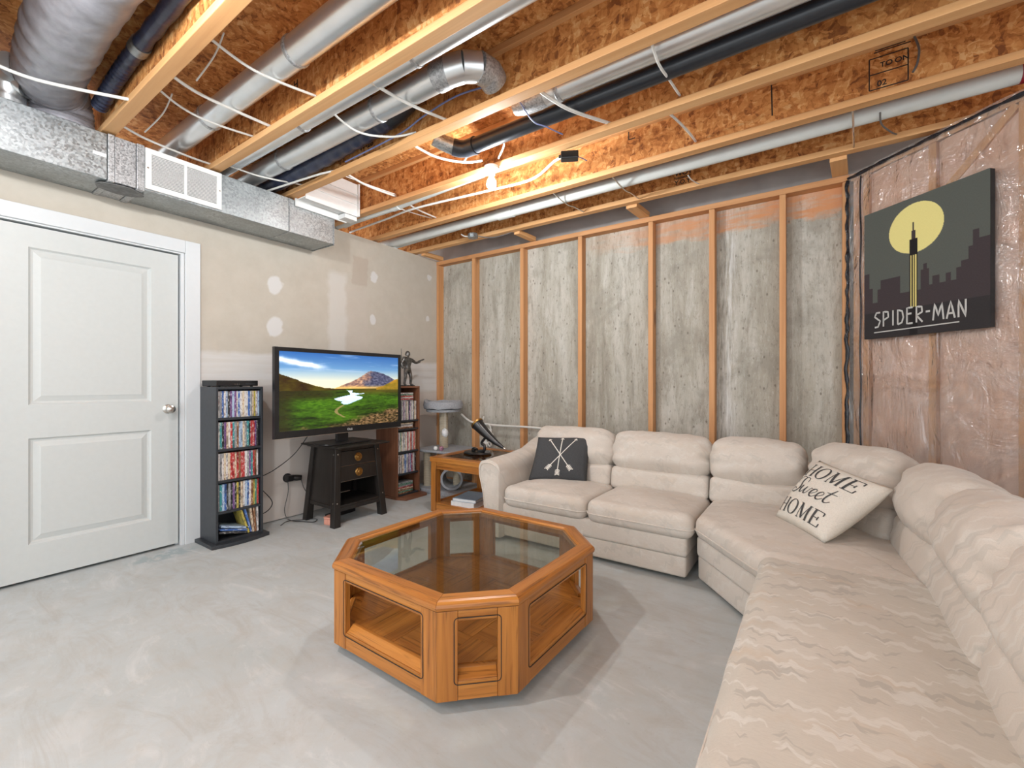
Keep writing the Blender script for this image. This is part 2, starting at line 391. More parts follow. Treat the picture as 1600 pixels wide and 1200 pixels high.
class MB:
    def __init__(s): s.v = []; s.f = []
    def add(s, vs, fs, mtx=None):
        o = len(s.v)
        s.v += [tuple(mtx @ Vector(p)) if mtx else tuple(p) for p in vs]
        s.f += [[i + o for i in f] for f in fs]; return s
    def box(s, x0, x1, y0, y1, z0, z1, mtx=None):
        x0, x1 = min(x0, x1), max(x0, x1); y0, y1 = min(y0, y1), max(y0, y1); z0, z1 = min(z0, z1), max(z0, z1)
        return s.add([(x0, y0, z0), (x1, y0, z0), (x1, y1, z0), (x0, y1, z0), (x0, y0, z1), (x1, y0, z1), (x1, y1, z1), (x0, y1, z1)],
                     [(0, 3, 2, 1), (4, 5, 6, 7), (0, 1, 5, 4), (1, 2, 6, 5), (2, 3, 7, 6), (3, 0, 4, 7)], mtx)
    def hexa(s, b, t):
        return s.add(list(b) + list(t), [(3, 2, 1, 0), (4, 5, 6, 7), (0, 1, 5, 4), (1, 2, 6, 5), (2, 3, 7, 6), (3, 0, 4, 7)])
    def prism(s, poly, z0, z1, mtx=None):
        n = len(poly)
        return s.add([(x, y, z0) for x, y in poly] + [(x, y, z1) for x, y in poly],
                     [list(range(n))[::-1], list(range(n, 2 * n))] + [(i, (i + 1) % n, n + (i + 1) % n, n + i) for i in range(n)], mtx)
    def rings(s, rings, close=True, cap=True):
        n = len(rings[0]); vs = [p for r in rings for p in r]; fs = []
        for k in range(len(rings) - 1):
            for i in range(n if close else n - 1):
                j = (i + 1) % n
                fs.append((k * n + i, k * n + j, (k + 1) * n + j, (k + 1) * n + i))
        if cap: fs += [list(range(n))[::-1], list(range((len(rings) - 1) * n, len(rings) * n))]
        return s.add(vs, fs)
    def tube(s, pts, r, n=10, cap=True):
        pts = [Vector(p) for p in pts]; rs = r if isinstance(r, (list, tuple)) else [r] * len(pts)
        rings = []; up = None
        for i, p in enumerate(pts):
            d = (pts[min(i + 1, len(pts) - 1)] - pts[max(i - 1, 0)]).normalized()
            if up is None:
                up = Vector((0, 0, 1)) if abs(d.z) < .9 else Vector((1, 0, 0))
            a = (up - d * up.dot(d)).normalized(); b = d.cross(a); up = a
            rings.append([p + (a * math.cos(2 * PI * k / n) + b * math.sin(2 * PI * k / n)) * rs[i] for k in range(n)])
        return s.rings(rings, True, cap)
    def lathe(s, prof, n=24, mtx=None):
        vs = []; fs = []
        for r, z in prof: vs += [(r * math.cos(2 * PI * k / n), r * math.sin(2 * PI * k / n), z) for k in range(n)]
        for j in range(len(prof) - 1):
            for k in range(n):
                fs.append((j * n + k, j * n + (k + 1) % n, (j + 1) * n + (k + 1) % n, (j + 1) * n + k))
        if prof[0][0] > 1e-5: fs.append(list(range(n))[::-1])
        if prof[-1][0] > 1e-5: fs.append(list(range((len(prof) - 1) * n, len(prof) * n)))
        return s.add(vs, fs, mtx)
    def build(s, name, mat, parent=None, smooth=False, bevel=0.0, seg=2, loc=None):
        o = mesh_obj(name, s.v, s.f, mat, parent, False, loc); fix_normals(o)
        if bevel:
            bm = bmesh.new(); bm.from_mesh(o.data)
            es = [e for e in bm.edges if len(e.link_faces) == 2 and e.calc_face_angle() > .5]
            bmesh.ops.bevel(bm, geom=es, offset=bevel, segments=seg, affect='EDGES', profile=.5, clamp_overlap=True)
            bm.to_mesh(o.data); bm.free()
        if smooth:
            bm = bmesh.new(); bm.from_mesh(o.data)
            for f in bm.faces: f.smooth = True
            for e in bm.edges:
                if len(e.link_faces) == 2 and e.calc_face_angle() > .7: e.smooth = False
            bm.to_mesh(o.data); bm.free()
        return o
def spline(pts, n=8):
    P = [Vector(p) for p in pts]
    if len(P) < 3: return P
    out = []
    for i in range(len(P) - 1):
        a, b, c, d = P[max(i - 1, 0)], P[i], P[i + 1], P[min(i + 2, len(P) - 1)]
        for k in range(n):
            t = k / n
            out.append(.5 * ((2 * b) + (c - a) * t + (2 * a - 5 * b + 4 * c - d) * t * t + (3 * b - a - 3 * c + d) * t ** 3))
    return out + [P[-1]]
def box_obj(name, x0, x1, y0, y1, z0, z1, mat, parent=None, bevel=0.0): return MB().box(x0, x1, y0, y1, z0, z1).build(name, mat, parent, bevel=bevel)
def copy_tree(o, parent=None):
    c = o.copy(); C.objects.link(c); c.parent = parent
    for ch in list(o.children): copy_tree(ch, c)
    return c
def struct(o): o['kind'] = 'structure'; return o

# soft upholstery ---------------------------------------------------
def axis_pts(h, r, n, arc):
    t = [-h + r - r * math.tan(PI / 4 * k / arc) for k in range(arc, 0, -1)]
    m = [-(h - r) + 2 * (h - r) * k / n for k in range(n + 1)]
    return t + m + [-x for x in t[::-1]]
def rbox(hx, hy, hz, r, n=(14, 8, 8), arc=3):
    ax = [axis_pts(h, r, k, arc) for h, k in zip((hx, hy, hz), n)]
    H = (hx, hy, hz); idx = {}; vs = []; fs = []
    def vid(p):
        key = tuple(round(c, 6) for c in p)
        if key not in idx:
            q = [max(-(H[i] - r), min(H[i] - r, p[i])) for i in range(3)]
            d = Vector(p) - Vector(q)
            idx[key] = len(vs); vs.append(Vector(q) + d.normalized() * r)
        return idx[key]
    for a in range(3):
        b, c = (a + 1) % 3, (a + 2) % 3
        for sgn in (-1, 1):
            for i in range(len(ax[b]) - 1):
                for j in range(len(ax[c]) - 1):
                    q = []
                    for (ii, jj) in ((i, j), (i + 1, j), (i + 1, j + 1), (i, j + 1)):
                        p = [0, 0, 0]; p[a] = sgn * H[a]; p[b] = ax[b][ii]; p[c] = ax[c][jj]; q.append(vid(p))
                    fs.append(q if sgn > 0 else q[::-1])
    return vs, fs
def soft_box(name, size, r, mat, parent, mtx, crown=(0, 0, 0), amp=.006, scale=5.0, seed=0, gather=0.0, n=(16, 10, 10), sag=0.0):
    hx, hy, hz = (s / 2 for s in size)
    vs, fs = rbox(hx, hy, hz, r, n)
    out = []
    for v in vs:
        u = [v.x / hx, v.y / hy, v.z / hz]
        k = [1 - min(1, abs(c)) ** 2.4 for c in u]
        p = Vector((v.x + crown[0] * u[0] * k[1] * k[2], v.y + crown[1] * u[1] * k[0] * k[2], v.z + crown[2] * u[2] * k[0] * k[1]))
        d = noise.noise(v * scale + Vector((seed * 7.3, seed * 3.1, 0))) * amp + noise.noise(v * scale * 2.7 + Vector((0, seed * 5.1, 9))) * amp * .45
        if gather:
            e = math.exp(-(hx - abs(v.x)) / .085)
            w = math.sin(v.z * 62 + 3 * noise.noise(v * 9 + Vector((seed, 0, 0))) + seed)
            if u[1] < 0: p.y += -gather * e * w * (1 - abs(u[2]) ** 4)
        p += Vector(u) * d
        p.z -= sag * k[0]
        out.append(mtx @ p)
    o = mesh_obj(name, out, fs, mat, parent, True); return o
def round_poly(poly, rad, n=5):
    out = []; m = len(poly)
    for i in range(m):
        a, b, c = Vector(poly[i - 1]), Vector(poly[i]), Vector(poly[(i + 1) % m])
        r = rad[i] if isinstance(rad, (list, tuple)) else rad
        d1 = (a - b).normalized(); d2 = (c - b).normalized()
        ang = d1.angle(d2); t = min(r / math.tan(ang / 2), .45 * (a - b).length, .45 * (c - b).length)
        p0, p2 = b + d1 * t, b + d2 * t
        for k in range(n + 1):
            s = k / n; out.append(((1 - s) ** 2) * p0 + 2 * s * (1 - s) * b + s * s * p2)
    res = []
    for i, p in enumerate(out):                      # subdivide the long runs
        q = out[(i + 1) % len(out)]; L = (q - p).length; k = max(1, int(L / .06))
        res += [p + (q - p) * j / k for j in range(k)]
    return res
def soft_prism(name, poly, z0, z1, r, mat, parent, crown=.02, amp=.005, seed=0, corner=.06, pipe=None):
    P = round_poly(poly, corner); n = len(P)
    cen = sum(P, Vector((0, 0))) / n
    def inset(d):
        out = []
        for i in range(n):
            t = (P[(i + 1) % n] - P[i - 1]).normalized(); nn = Vector((-t.y, t.x))
            out.append(P[i] + nn * d)
        return out
    rings = []
    A = 6
    for k in range(A + 1):
        a = PI / 2 * k / A; rings.append((r * (1 - math.sin(a)), z0 + r * (1 - math.cos(a))))
    for k in range(A + 1):
        a = PI / 2 * k / A; rings.append((r * (1 - math.cos(a)), z1 - r * (1 - math.sin(a))))
    vs = []; fs = []
    for d, z in rings:
        for p in inset(d): vs.append(Vector((p.x, p.y, z)))
    top = inset(r); R = 14
    ed = [(Vector(poly[i]), (Vector(poly[(i + 1) % len(poly)]) - Vector(poly[i])).normalized()) for i in range(len(poly))]
    def dome(q):                       # smooth rise away from every edge
        k = 1.0
        for a, t in ed:
            dd = max(0.0, (q - a).dot(Vector((-t.y, t.x))) - r); k *= 1 - math.exp(-(dd / .085) ** 1.3)
        return k
    for k in range(1, R):
        f = k / R
        for p in top:
            q = p.lerp(cen, f); vs.append(Vector((q.x, q.y, z1 + crown * dome(q))))
    vs.append(Vector((cen.x, cen.y, z1 + crown * dome(cen))))
    nr = len(rings) + R - 1
    for k in range(nr - 1):
        for i in range(n):
            j = (i + 1) % n; fs.append((k * n + i, k * n + j, (k + 1) * n + j, (k + 1) * n + i))
    for i in range(n): fs.append(((nr - 1) * n + i, (nr - 1) * n + (i + 1) % n, len(vs) - 1))
    fs.append(list(range(n))[::-1])
    for i, v in enumerate(vs):
        d = noise.noise(v * 5 + Vector((seed * 3.7, 0, 0))) * amp + noise.noise(v * 14 + Vector((0, seed * 2.9, 0))) * amp * .35
        v.z += d if v.z > (z0 + z1) / 2 else 0
    o = mesh_obj(name, vs, fs, mat, parent, True)
    if pipe is not None:
        pts = [Vector((p.x, p.y, pipe)) for p in inset(-.003)]
        mb = MB(); mb.tube(pts + [pts[0]], .0045, 6, False); mb.build('piping', mat, o, True)
    return o
def pillow(parent, name, bl, br, tr, tl, thick, mat, n=22, side=1.0):
    bl, br, tr, tl = (Vector(p) for p in (bl, br, tr, tl))
    nrm = ((br - bl).cross(tl - bl)).normalized() * side
    def base(u, v):
        # edges pull in a little between the corners
        uu = u + .035 * (.5 - u) * 4 * v * (1 - v); vv = v + .035 * (.5 - v) * 4 * u * (1 - u)
        return bl * (1 - uu) * (1 - vv) + br * uu * (1 - vv) + tr * uu * vv + tl * (1 - uu) * vv
    def hgt(u, v): return thick / 2 * (max(0, 16 * u * (1 - u) * v * (1 - v))) ** .42
    def surf(u, v, off=0.0):
        w = noise.noise(Vector((u * 4, v * 4, 1.3))) * .003
        return base(u, v) + nrm * (hgt(u, v) + w * min(1, hgt(u, v) * 60) + off)
    vs = []; fs = []
    for i in range(n + 1):
        for j in range(n + 1): vs.append(surf(i / n, j / n))
    o = len(vs)
    for i in range(n + 1):
        for j in range(n + 1): vs.append(base(i / n, j / n) - nrm * hgt(i / n, j / n))
    k = n + 1
    for i in range(n):
        for j in range(n):
            a, b, c, d = i * k + j, (i + 1) * k + j, (i + 1) * k + j + 1, i * k + j + 1
            fs.append((a, b, c, d)); fs.append((o + d, o + c, o + b, o + a))
    ob = mesh_obj(name, vs, fs, mat, parent, True)
    bm = bmesh.new(); bm.from_mesh(ob.data); bmesh.ops.remove_doubles(bm, verts=bm.verts, dist=1e-5); bmesh.ops.recalc_face_normals(bm, faces=bm.faces); bm.to_mesh(ob.data); bm.free()
    return ob, surf
def ribbon(mb, surf, pts, w, off=.0018, smooth=True, n=6):
    """a flat printed stroke along (u,v) points; w is one width or a list"""
    ws = w if isinstance(w, (list, tuple)) else [w] * len(pts)
    P = [Vector((p[0], p[1], ww)) for p, ww in zip(pts, ws)]
    if smooth and len(P) > 2: P = spline(P, n)
    else:
        Q = []
        for a, b in zip(P[:-1], P[1:]): Q += [a.lerp(b, k / n) for k in range(n)]
        P = Q + [P[-1]]
    vs = []
    for i, p in enumerate(P):
        d = P[min(i + 1, len(P) - 1)] - P[max(i - 1, 0)]; d = Vector((d.x, d.y)); d = d.normalized() if d.length > 1e-7 else Vector((1, 0))
        nn = Vector((-d.y, d.x)) * p.z / 2
        vs += [surf(p.x + nn.x, p.y + nn.y, off), surf(p.x - nn.x, p.y - nn.y, off)]
    mb.add(vs, [(2 * i, 2 * i + 1, 2 * i + 3, 2 * i + 2) for i in range(len(P) - 1)])
def text_mesh(name, txt, size, mat, parent, mtx, extrude=.0006, spacing=1.0):
    cu = bpy.data.curves.new(name, 'FONT'); cu.body = txt; cu.size = size; cu.extrude = extrude; cu.space_character = spacing; cu.offset = size * .02
    ob = bpy.data.objects.new(name + '_curve', cu); C.objects.link(ob)
    dg = bpy.context.evaluated_depsgraph_get(); me = bpy.data.meshes.new_from_object(ob.evaluated_get(dg))
    bpy.data.objects.remove(ob); bpy.data.curves.remove(cu)
    me.name = name; me.materials.clear(); me.materials.append(M[mat] if isinstance(mat, str) else mat); me.transform(mtx)
    o = bpy.data.objects.new(name, me); C.objects.link(o); o.parent = parent
    return o

# ================================================================== THE SETTING
XL, YS, YC = -3.726, 3.846, 3.935
ZJ = 2.615          # underside of the joists
fl = struct(box_obj('floor', -4.3, 2.6, -3.2, 4.15, -.12, 0, 'floor'))

# ---- left wall with the door opening
DY0, DY1, DZ = .365, 1.272, 2.07
wl = MB()
wl.box(XL - .12, XL, -3.2, DY0, 0.008, 2.60); wl.box(XL - .12, XL, DY1, YC + .0, 0.008, 2.60); wl.box(XL - .12, XL, DY0, DY1, DZ, 2.60)
wall_left = struct(wl.build('wall_left', 'drywall'))
tag(struct(box_obj('trim_1', XL, XL + .018, DY1 + .022, 1.388, 0.0, 2.168, 'white_trim', bevel=.003)), 'white upright door casing beside the black media tower')
tag(struct(box_obj('trim_2', XL, XL + .018, DY0 - .115, DY1 + .0215, 2.078, 2.168, 'white_trim', bevel=.003)), 'white casing across the top of the door')
struct(box_obj('trim_3', XL, XL + .018, DY0 - .115, DY0 - .02, 0.0, 2.0775, 'white_trim', bevel=.003))
jm = MB()
jm.box(XL - .12, XL + .004, DY1 - .002, DY1 + .020, 0, 2.078); jm.box(XL - .12, XL + .004, DY0 - .02, DY0, 0, 2.078); jm.box(XL - .12, XL + .004, DY0, DY1 - .002, DZ - .002, 2.078)
jm.box(XL - .06, XL - .048, DY1 - .016, DY1, 0, 2.06)
struct(jm.build('trim_4', 'white_trim'))

box_obj('dark_backing', XL - .119, XL - .105, DY0 + .001, DY1 - .003, .0, DZ - .003, 'shade_dark', wall_left)  # dark sheet added behind the door so its gap reads as shade
dX = XL - .014
d0, d1, dz0, dz1 = DY0 + .006, DY1 - .012, .018, 2.058
py0, py1 = .533, 1.106
pz = ((.218, .832), (1.025, 1.937))
ds = MB()
ds.box(dX - .035, dX, d0, py0, dz0, dz1); ds.box(dX - .035, dX, py1, d1, dz0, dz1)
ds.box(dX - .035, dX, py0, py1, dz0, pz[0][0]); ds.box(dX - .035, dX, py0, py1, pz[0][1], pz[1][0]); ds.box(dX - .035, dX, py0, py1, pz[1][1], dz1)
door = struct(ds.build('door_1', 'white_paint'))
tag(door, 'white two-panel moulded door with a nickel knob')
for z0, z1 in pz:
    steps = ((0, 0), (.010, -.011), (.020, -.013), (.045, -.006), (.052, -.0035))
    rings = [[(dX + d, py0 + i, z0 + i), (dX + d, py1 - i, z0 + i), (dX + d, py1 - i, z1 - i), (dX + d, py0 + i, z1 - i)] for i, d in steps]
    mb = MB(); mb.rings(rings, True, False); mb.add(rings[-1], [(0, 1, 2, 3)])
    o = mb.build('door_panel', 'white_paint', door)
kn = MB(); mt = Matrix.Translation((dX, 1.198, .972)) @ Matrix.Rotation(PI / 2, 4, 'Y')
kn.lathe([(.031, 0), (.031, .006), (.026, .010), (.012, .013), (.011, .035), (.018, .042), (.027, .052), (.029, .062), (.025, .072), (.012, .077), (0, .078)], 24, mt)
kn.build('door_knob', 'steel', door, True)

# ---- back wall: bare concrete with a stud frame in front
wall_back = struct(box_obj('wall_back', -3.9, 1.2, YC, YC + .2, 0.0, 2.58, 'concrete_wall'))
struct(box_obj('wall_back_rim', -4.6, 2.4, YC + .02, YC + .06, 2.58, 2.92, 'grey_panel'))
for i, x in enumerate((XL + .001, -3.183, -2.538, -1.877, -1.206, -.715, -.229, .148)):
    w = .042 if i else .034
    box_obj('stud', x, x + w, YS, YC - .002, .040, 2.548, 'stud_z', wall_back, .003)
box_obj('top_plate', XL + .001, .24, YS - .002, YC - .002, 2.549, 2.592, 'stud_x', wall_back, .003)
box_obj('bottom_plate', XL + .001, .24, YS, YC - .002, 0.0, .038, 'stud_x', wall_back, .003)

# ---- angled wall: studs, pink batts, clear plastic
U = Vector((math.sqrt(.5), -math.sqrt(.5), 0)); N = Vector((-math.sqrt(.5), -math.sqrt(.5), 0)); O = Vector((.19, YS - .01, 0))
AW = Matrix(((U.x, N.x, 0, O.x), (U.y, N.y, 0, O.y), (0, 0, 1, 0), (0, 0, 0, 1)))   # (s, out of the wall, z)
LW = 2.3
wall_right = struct(MB().box(-.1, LW, -.22, -.10, 0, 2.58, AW).build('wall_right', 'grey_panel'))
for s in (.02, .088, .484, .885, 1.29, 1.69, 2.1):
    MB().box(s, s + .040, -.095, -.004, .04, 2.535, AW).build('stud', 'pine_z', wall_right, bevel=.003)
MB().box(0, LW, -.095, -.004, 2.536, 2.576, AW).build('top_plate', 'pine_x', wall_right, bevel=.003)
MB().box(0, LW, -.095, -.004, 0, .038, AW).build('bottom_plate', 'pine_x', wall_right, bevel=.003)
pa, pb0 = Vector((.53, 2.20)), Vector((.878, 2.530)); dn = (pb0 - pa).normalized(); nn = Vector((-dn.y, dn.x)) * .021
q4 = [pa + nn, pa - nn, pb0 - nn, pb0 + nn]
MB().hexa([AW @ Vector((p.x, -.0285, p.y)) for p in q4], [AW @ Vector((p.x, -.0042, p.y)) for p in q4]).build('brace', 'pine_x', wall_right, bevel=.002)
def batt(s0, s1, seed):
    vs = []; fs = []; nx, nz = 8, 30
    for i in range(nx + 1):
        for j in range(nz + 1):
            u, v = i / nx, j / nz; s = s0 + (s1 - s0) * u; z = .04 + 2.49 * v
            b = -.030 + .018 * (1 - (2 * u - 1) ** 4) + .012 * noise.noise(Vector((s * 6, z * 3, seed)))
            vs.append(AW @ Vector((s, min(-.008, b), z)))
    for i in range(nx):
        for j in range(nz): a = i * (nz + 1) + j; fs.append((a, a + nz + 1, a + nz + 2, a + 1))
    return mesh_obj('insulation_batt', vs, fs, 'insulation', wall_right, True)
for k, (a, b) in enumerate(((.061, .087), (.129, .483), (.525, .884), (.926, 1.289), (1.331, 1.689), (1.731, 2.099))): batt(a, b, k * 3.1)
vs = []; fs = []; nx, nz = 120, 130
for i in range(nx + 1):
    for j in range(nz + 1):
        s = -.005 + (LW + .005) * i / nx; z = .02 + 2.565 * j / nz
        w = .008 * noise.noise(Vector((s * 5, z * 2.2, 3))) + .007 * noise.noise(Vector((s * 16 + z * 5, z * 7 - s * 3, 8))) + .0045 * abs(noise.noise(Vector((s * 26 + z * 15, z * 7, 1)))) - .001
        fold = .006 * math.exp(-((z - 1.20 - .02 * math.sin(s * 9)) / .012) ** 2)
        pin = min(1.0, min(abs(s - c - .02) for c in (.02, .088, .484, .885, 1.29, 1.69, 2.1)) / .07)
        vs.append(AW @ Vector((s, .001 + max(0, .006 + w) * pin + fold, z)))
for i in range(nx):
    for j in range(nz): a = i * (nz + 1) + j; fs.append((a, a + nz + 1, a + nz + 2, a + 1))
mesh_obj('plastic_sheet', vs, fs, 'poly', wall_right, True)
def bead(pts, r, seed):
    P = spline(pts, 40); mb = MB()
    P = [p + Vector((noise.noise(p * 14 + Vector((seed, 0, 0))) * .010, noise.noise(p * 17 + Vector((0, seed, 0))) * .006, noise.noise(p * 15) * .006)) for p in P]
    mb.tube(P, [r * (1 + .6 * noise.noise(p * 22)) for p in P], 7); return mb.build('sealant_bead', 'sealant', wall_right, True)
bead([AW @ Vector((-.012, .012, z)) for z in (.05, .9, 1.7, 2.545)], .011, 2)
bead([AW @ Vector((s, .010, 2.56 + .01 * math.sin(s * 7))) for s in (-.01, .4, .9, 1.5, LW)], .010, 5)
MB().tube([AW @ Vector((.082 + .004 * math.sin(k * .8), .008, .05 + 2.49 * k / 40)) for k in range(41)], .0045, 6).build('sealant_bead', 'sealant', wall_right, True)

# side wall continuing from the angled wall, and the wall far behind the camera side
e = AW @ Vector((LW, 0, 0))
struct(box_obj('wall_side', e.x + .02, e.x + .14, e.y - .55, e.y + .2, 0.0, 2.60, 'drywall'))

# ---- ceiling: subfloor, I-joists
ceiling = struct(box_obj('ceiling', -4.6, 2.6, -1.2, 4.15, 2.918, 2.95, 'osb_floor'))
JY = [-.87, -.32, .23, .778, 1.336, 1.868, 2.426, 2.946, 3.498]
joists = []
for y in JY:
    w = box_obj('joist', -4.55, 2.4, y + .027, y + .0365, ZJ + .034, 2.884, 'osb_web', ceiling)
    joists.append(w)
    box_obj('flange', -4.55, 2.4, y, y + .0635, ZJ, ZJ + .038, 'pine_x', w, .003)
    box_obj('flange', -4.55, 2.4, y, y + .0635, 2.880, 2.917, 'pine_x', w, .003)
struct(box_obj('wall_cavity_end', -4.6, -4.57, -1.2, 4.1, 2.60, 2.917, 'shade_dark'))  # end board coloured dark, shade of the joist void painted in
for x0, x1 in ((-3.69, -3.63), (-2.42, -2.36), (-1.30, -1.21), (.07, .16)):
    MB().hexa([(x0, JY[-1] + .066, 2.592), (x1, JY[-1] + .066, 2.592), (x1 + .02, YS - .004, 2.592), (x0 + .02, YS - .004, 2.592)],
              [(x0, JY[-1] + .066, 2.632), (x1, JY[-1] + .066, 2.632), (x1 + .02, YS - .004, 2.632), (x0 + .02, YS - .004, 2.632)]).build('blocking', 'pine_y', ceiling, bevel=.002)

# mill stamps on the joist webs
def stamp_plane(jy): return Matrix(((1, 0, 0, 0), (0, 0, 1, jy + .0266), (0, 1, 0, 0), (0, 0, 0, 1)))
def ink_lines(j, jy, segs, w=.004, name='stencil'):
    mb = MB()
    for (xa, za, xb, zb) in segs:
        d = Vector((xb - xa, zb - za)).normalized(); n = Vector((-d.y, d.x)) * w / 2
        pts = [(xa + n.x, za + n.y), (xa - n.x, za - n.y), (xb - n.x, zb - n.y), (xb + n.x, zb + n.y)]
        y0, y1 = jy + .0262, jy + .0272
        mb.hexa([(x, y0, z) for x, z in pts], [(x, y1, z) for x, z in pts])
    return mb.build(name, 'ink', j)
def stencil(j, jy, txt, x, z, size, sp=1.0):
    mt = Matrix.Translation((x, jy + .0264, z)) @ Matrix.Rotation(PI / 2, 4, 'X')
    return text_mesh('stencil', txt, size, 'ink', j, mt, .0005, sp)
J4, J5, J6 = joists[-3], joists[-2], joists[-1]
y5, y6, y4 = JY[-2], JY[-1], JY[-3]
ink_lines(J5, y5, [(.227, 2.84, .38, 2.84), (.227, 2.678, .38, 2.678), (.227, 2.84, .227, 2.678), (.38, 2.84, .38, 2.678), (.227, 2.757, .38, 2.757), (.245, 2.868, .39, 2.868), (.25, 2.878, .37, 2.878)], .0055)
stencil(J5, y5, 'TO', .270, 2.785, .036); stencil(J5, y5, 'ON', .328, 2.785, .036)
stencil(J5, y5, '02', .258, 2.690, .040)
ink_lines(J5, y5, [(-1.066, 2.886, -1.066, 2.825), (-1.066, 2.825, -1.02, 2.825), (-.232, 2.884, -.20, 2.884), (-.216, 2.884, -.212, 2.70)], .007)
ink_lines(J6, y6, [(-.90, 2.725, -.785, 2.725), (-.895, 2.716, -.79, 2.716)], .005)
stencil(J6, y6, 'WOY', -.90, 2.738, .052); stencil(J6, y6, 'Y.O.Y', -.90, 2.672, .046)
J1 = joists[4]; y1_ = JY[4]
stencil(J1, y1_, 'H', -2.42, 2.80, .06); stencil(joists[5], JY[5], 'W-26', -2.55, 2.72, .06)

# ================================================================== CEILING SERVICES
# ---- rectangular trunk duct under the joists along the left wall
tr = thing('trunk_duct', 'galvanised rectangular trunk duct running under the joists along the left wall', 'duct', (XL, 0, 2.335))
dx0, dx1, z0, z1 = .004, .326, 0.0, .265
def dbox(name, y0, y1, mat, g=0.0, bev=.003): return box_obj(name, dx0, dx1 + g, y0, y1, z0 - g, z1 + g * .5, mat, tr, bev)
dbox('duct_section', -1.2, .798, 'galv'); dbox('duct_section', .972, 1.875, 'galv'); dbox('duct_section', 1.882, 2.262, 'galv')
dbox('drive_cleat', .800, .830, 'duct_tape', .007); dbox('duct_section', .832, .930, 'duct_tape', .003); dbox('drive_cleat', .932, .970, 'duct_tape', .009)
dbox('drive_cleat', 1.8755, 1.8815, 'duct_tape', .004)
mb = MB(); P = []
for k in range(28):
    a = 2 * PI * k / 28; rr = 1 + .18 * noise.noise(Vector((math.cos(a) * 2, math.sin(a) * 2, 4)))
    P.append((.235 + .085 * rr * math.cos(a), .88 + .115 * rr * math.sin(a)))
mb.prism(P, -.0125, -.0092); mb.build('mastic_patch', 'grey_tape', tr)
box_obj('label_sticker', dx1, dx1 + .0012, .735, .795, .125, .145, 'paper', tr)
box_obj('end_flange', dx0, dx1 + .006, 2.262, 2.272, z0 - .006, z1 - .03, 'galv', tr, .002)
# return grille
gy0, gy1, gz0, gz1 = .974, 1.396, .012, .262
gx = dx1 + .002
g = MB()
for a, b, c, dd in ((gy0, gy1, gz0, gz0 + .028), (gy0, gy1, gz1 - .028, gz1), (gy0, gy0 + .03, gz0 + .028, gz1 - .028), (gy1 - .03, gy1, gz0 + .028, gz1 - .028), (1.176, 1.192, gz0 + .028, gz1 - .028)):
    g.box(gx, gx + .009, a, b, c, dd)
gr = g.build('grille_frame', 'white_metal', tr)
sl = MB()
for k in range(22):
    z = gz0 + .030 + k * .0090
    sl.hexa([(gx + .001, gy0 + .03, z), (gx + .007, gy0 + .03, z - .001), (gx + .007, gy1 - .03, z - .001), (gx + .001, gy1 - .03, z)],
            [(gx + .001, gy0 + .03, z + .0045), (gx + .007, gy0 + .03, z + .0035), (gx + .007, gy1 - .03, z + .0035), (gx + .001, gy1 - .03, z + .0045)])
o = sl.build('louvres', 'white_metal', gr); o['kind'] = 'stuff'
for yy, zz in ((gy0 + .012, .14), (gy1 - .012, .14)):
    MB().lathe([(0, .001), (.005, .001), (.005, .003), (0, .004)], 10, Matrix.Translation((gx + .008, yy, zz)) @ Matrix.Rotation(PI / 2, 4, 'Y')).build('screw', 'steel', gr, True)

# white panning box beside the trunk
wb = thing('joist_panning_box', 'white sheet-metal boot between two joists above the end of the trunk duct', 'duct boot', (-3.40, 1.94, 2.60))
mb = MB(); mb.box(.02, .12, .000, .478, .002, .012); mb.build('bottom_sheet', 'white_metal', wb)
box_obj('fold', .1285, .136, .0, .478, .085, .095, 'white_metal', wb); box_obj('fold', .1285, .136, .0, .478, .17, .18, 'white_metal', wb)
box_obj('end_sheet', .12, .128, .000, .478, -.012, .265, 'white_metal', wb)
box_obj('side_flange', .1285, .15, .466, .478, -.012, .265, 'white_metal', wb)
mb = MB(); mb.box(.003, .020, -.02, .44, -.052, .011); mb.build('lip', 'white_metal', wb, bevel=.003)
box_obj('tab', .02, .11, .36, .478, -.045, -.0045, 'white_metal', wb, .002)

def round_duct(name, label, x0, x1, y, z, r, mat='pipe', cat='duct pipe', joints=(), z2=None, group='round metal ducts between the joists', band_mat='duct_tape'):
    t = thing(name, label, cat, (x0, y, z), 0, group)
    z2 = z if z2 is None else z2
    L = x1 - x0; xs = [0] + [j - x0 for j in joints] + [L]
    for a, b in zip(xs[:-1], xs[1:]):
        MB().tube([(a, 0, (z2 - z) * a / L), (b, 0, (z2 - z) * b / L)], r, 28).build('pipe_length', mat, t, True)
    for j in joints:
        a = j - x0; zz = (z2 - z) * a / L
        MB().tube([(a - .012, 0, zz), (a - .008, 0, zz), (a + .008, 0, zz), (a + .012, 0, zz)], [r + .001, r + .005, r + .005, r + .001], 28).build('joint_band', band_mat, t, True)
    return t
round_duct('round_duct', 'round galvanised duct between the first two joists above the return grille', -4.3, -1.0, 1.165, 2.735, .066, joints=(-2.98, -2.05))
round_duct('round_duct', 'slim round galvanised duct tight behind the second joist', -4.3, -.6, 1.462, 2.688, .047, joints=(-2.5, -1.55))
el = round_duct('round_duct', 'round galvanised duct ending in a big segmented elbow', -4.2, -1.58, 1.650, 2.705, .064, joints=(-3.05, -2.05))
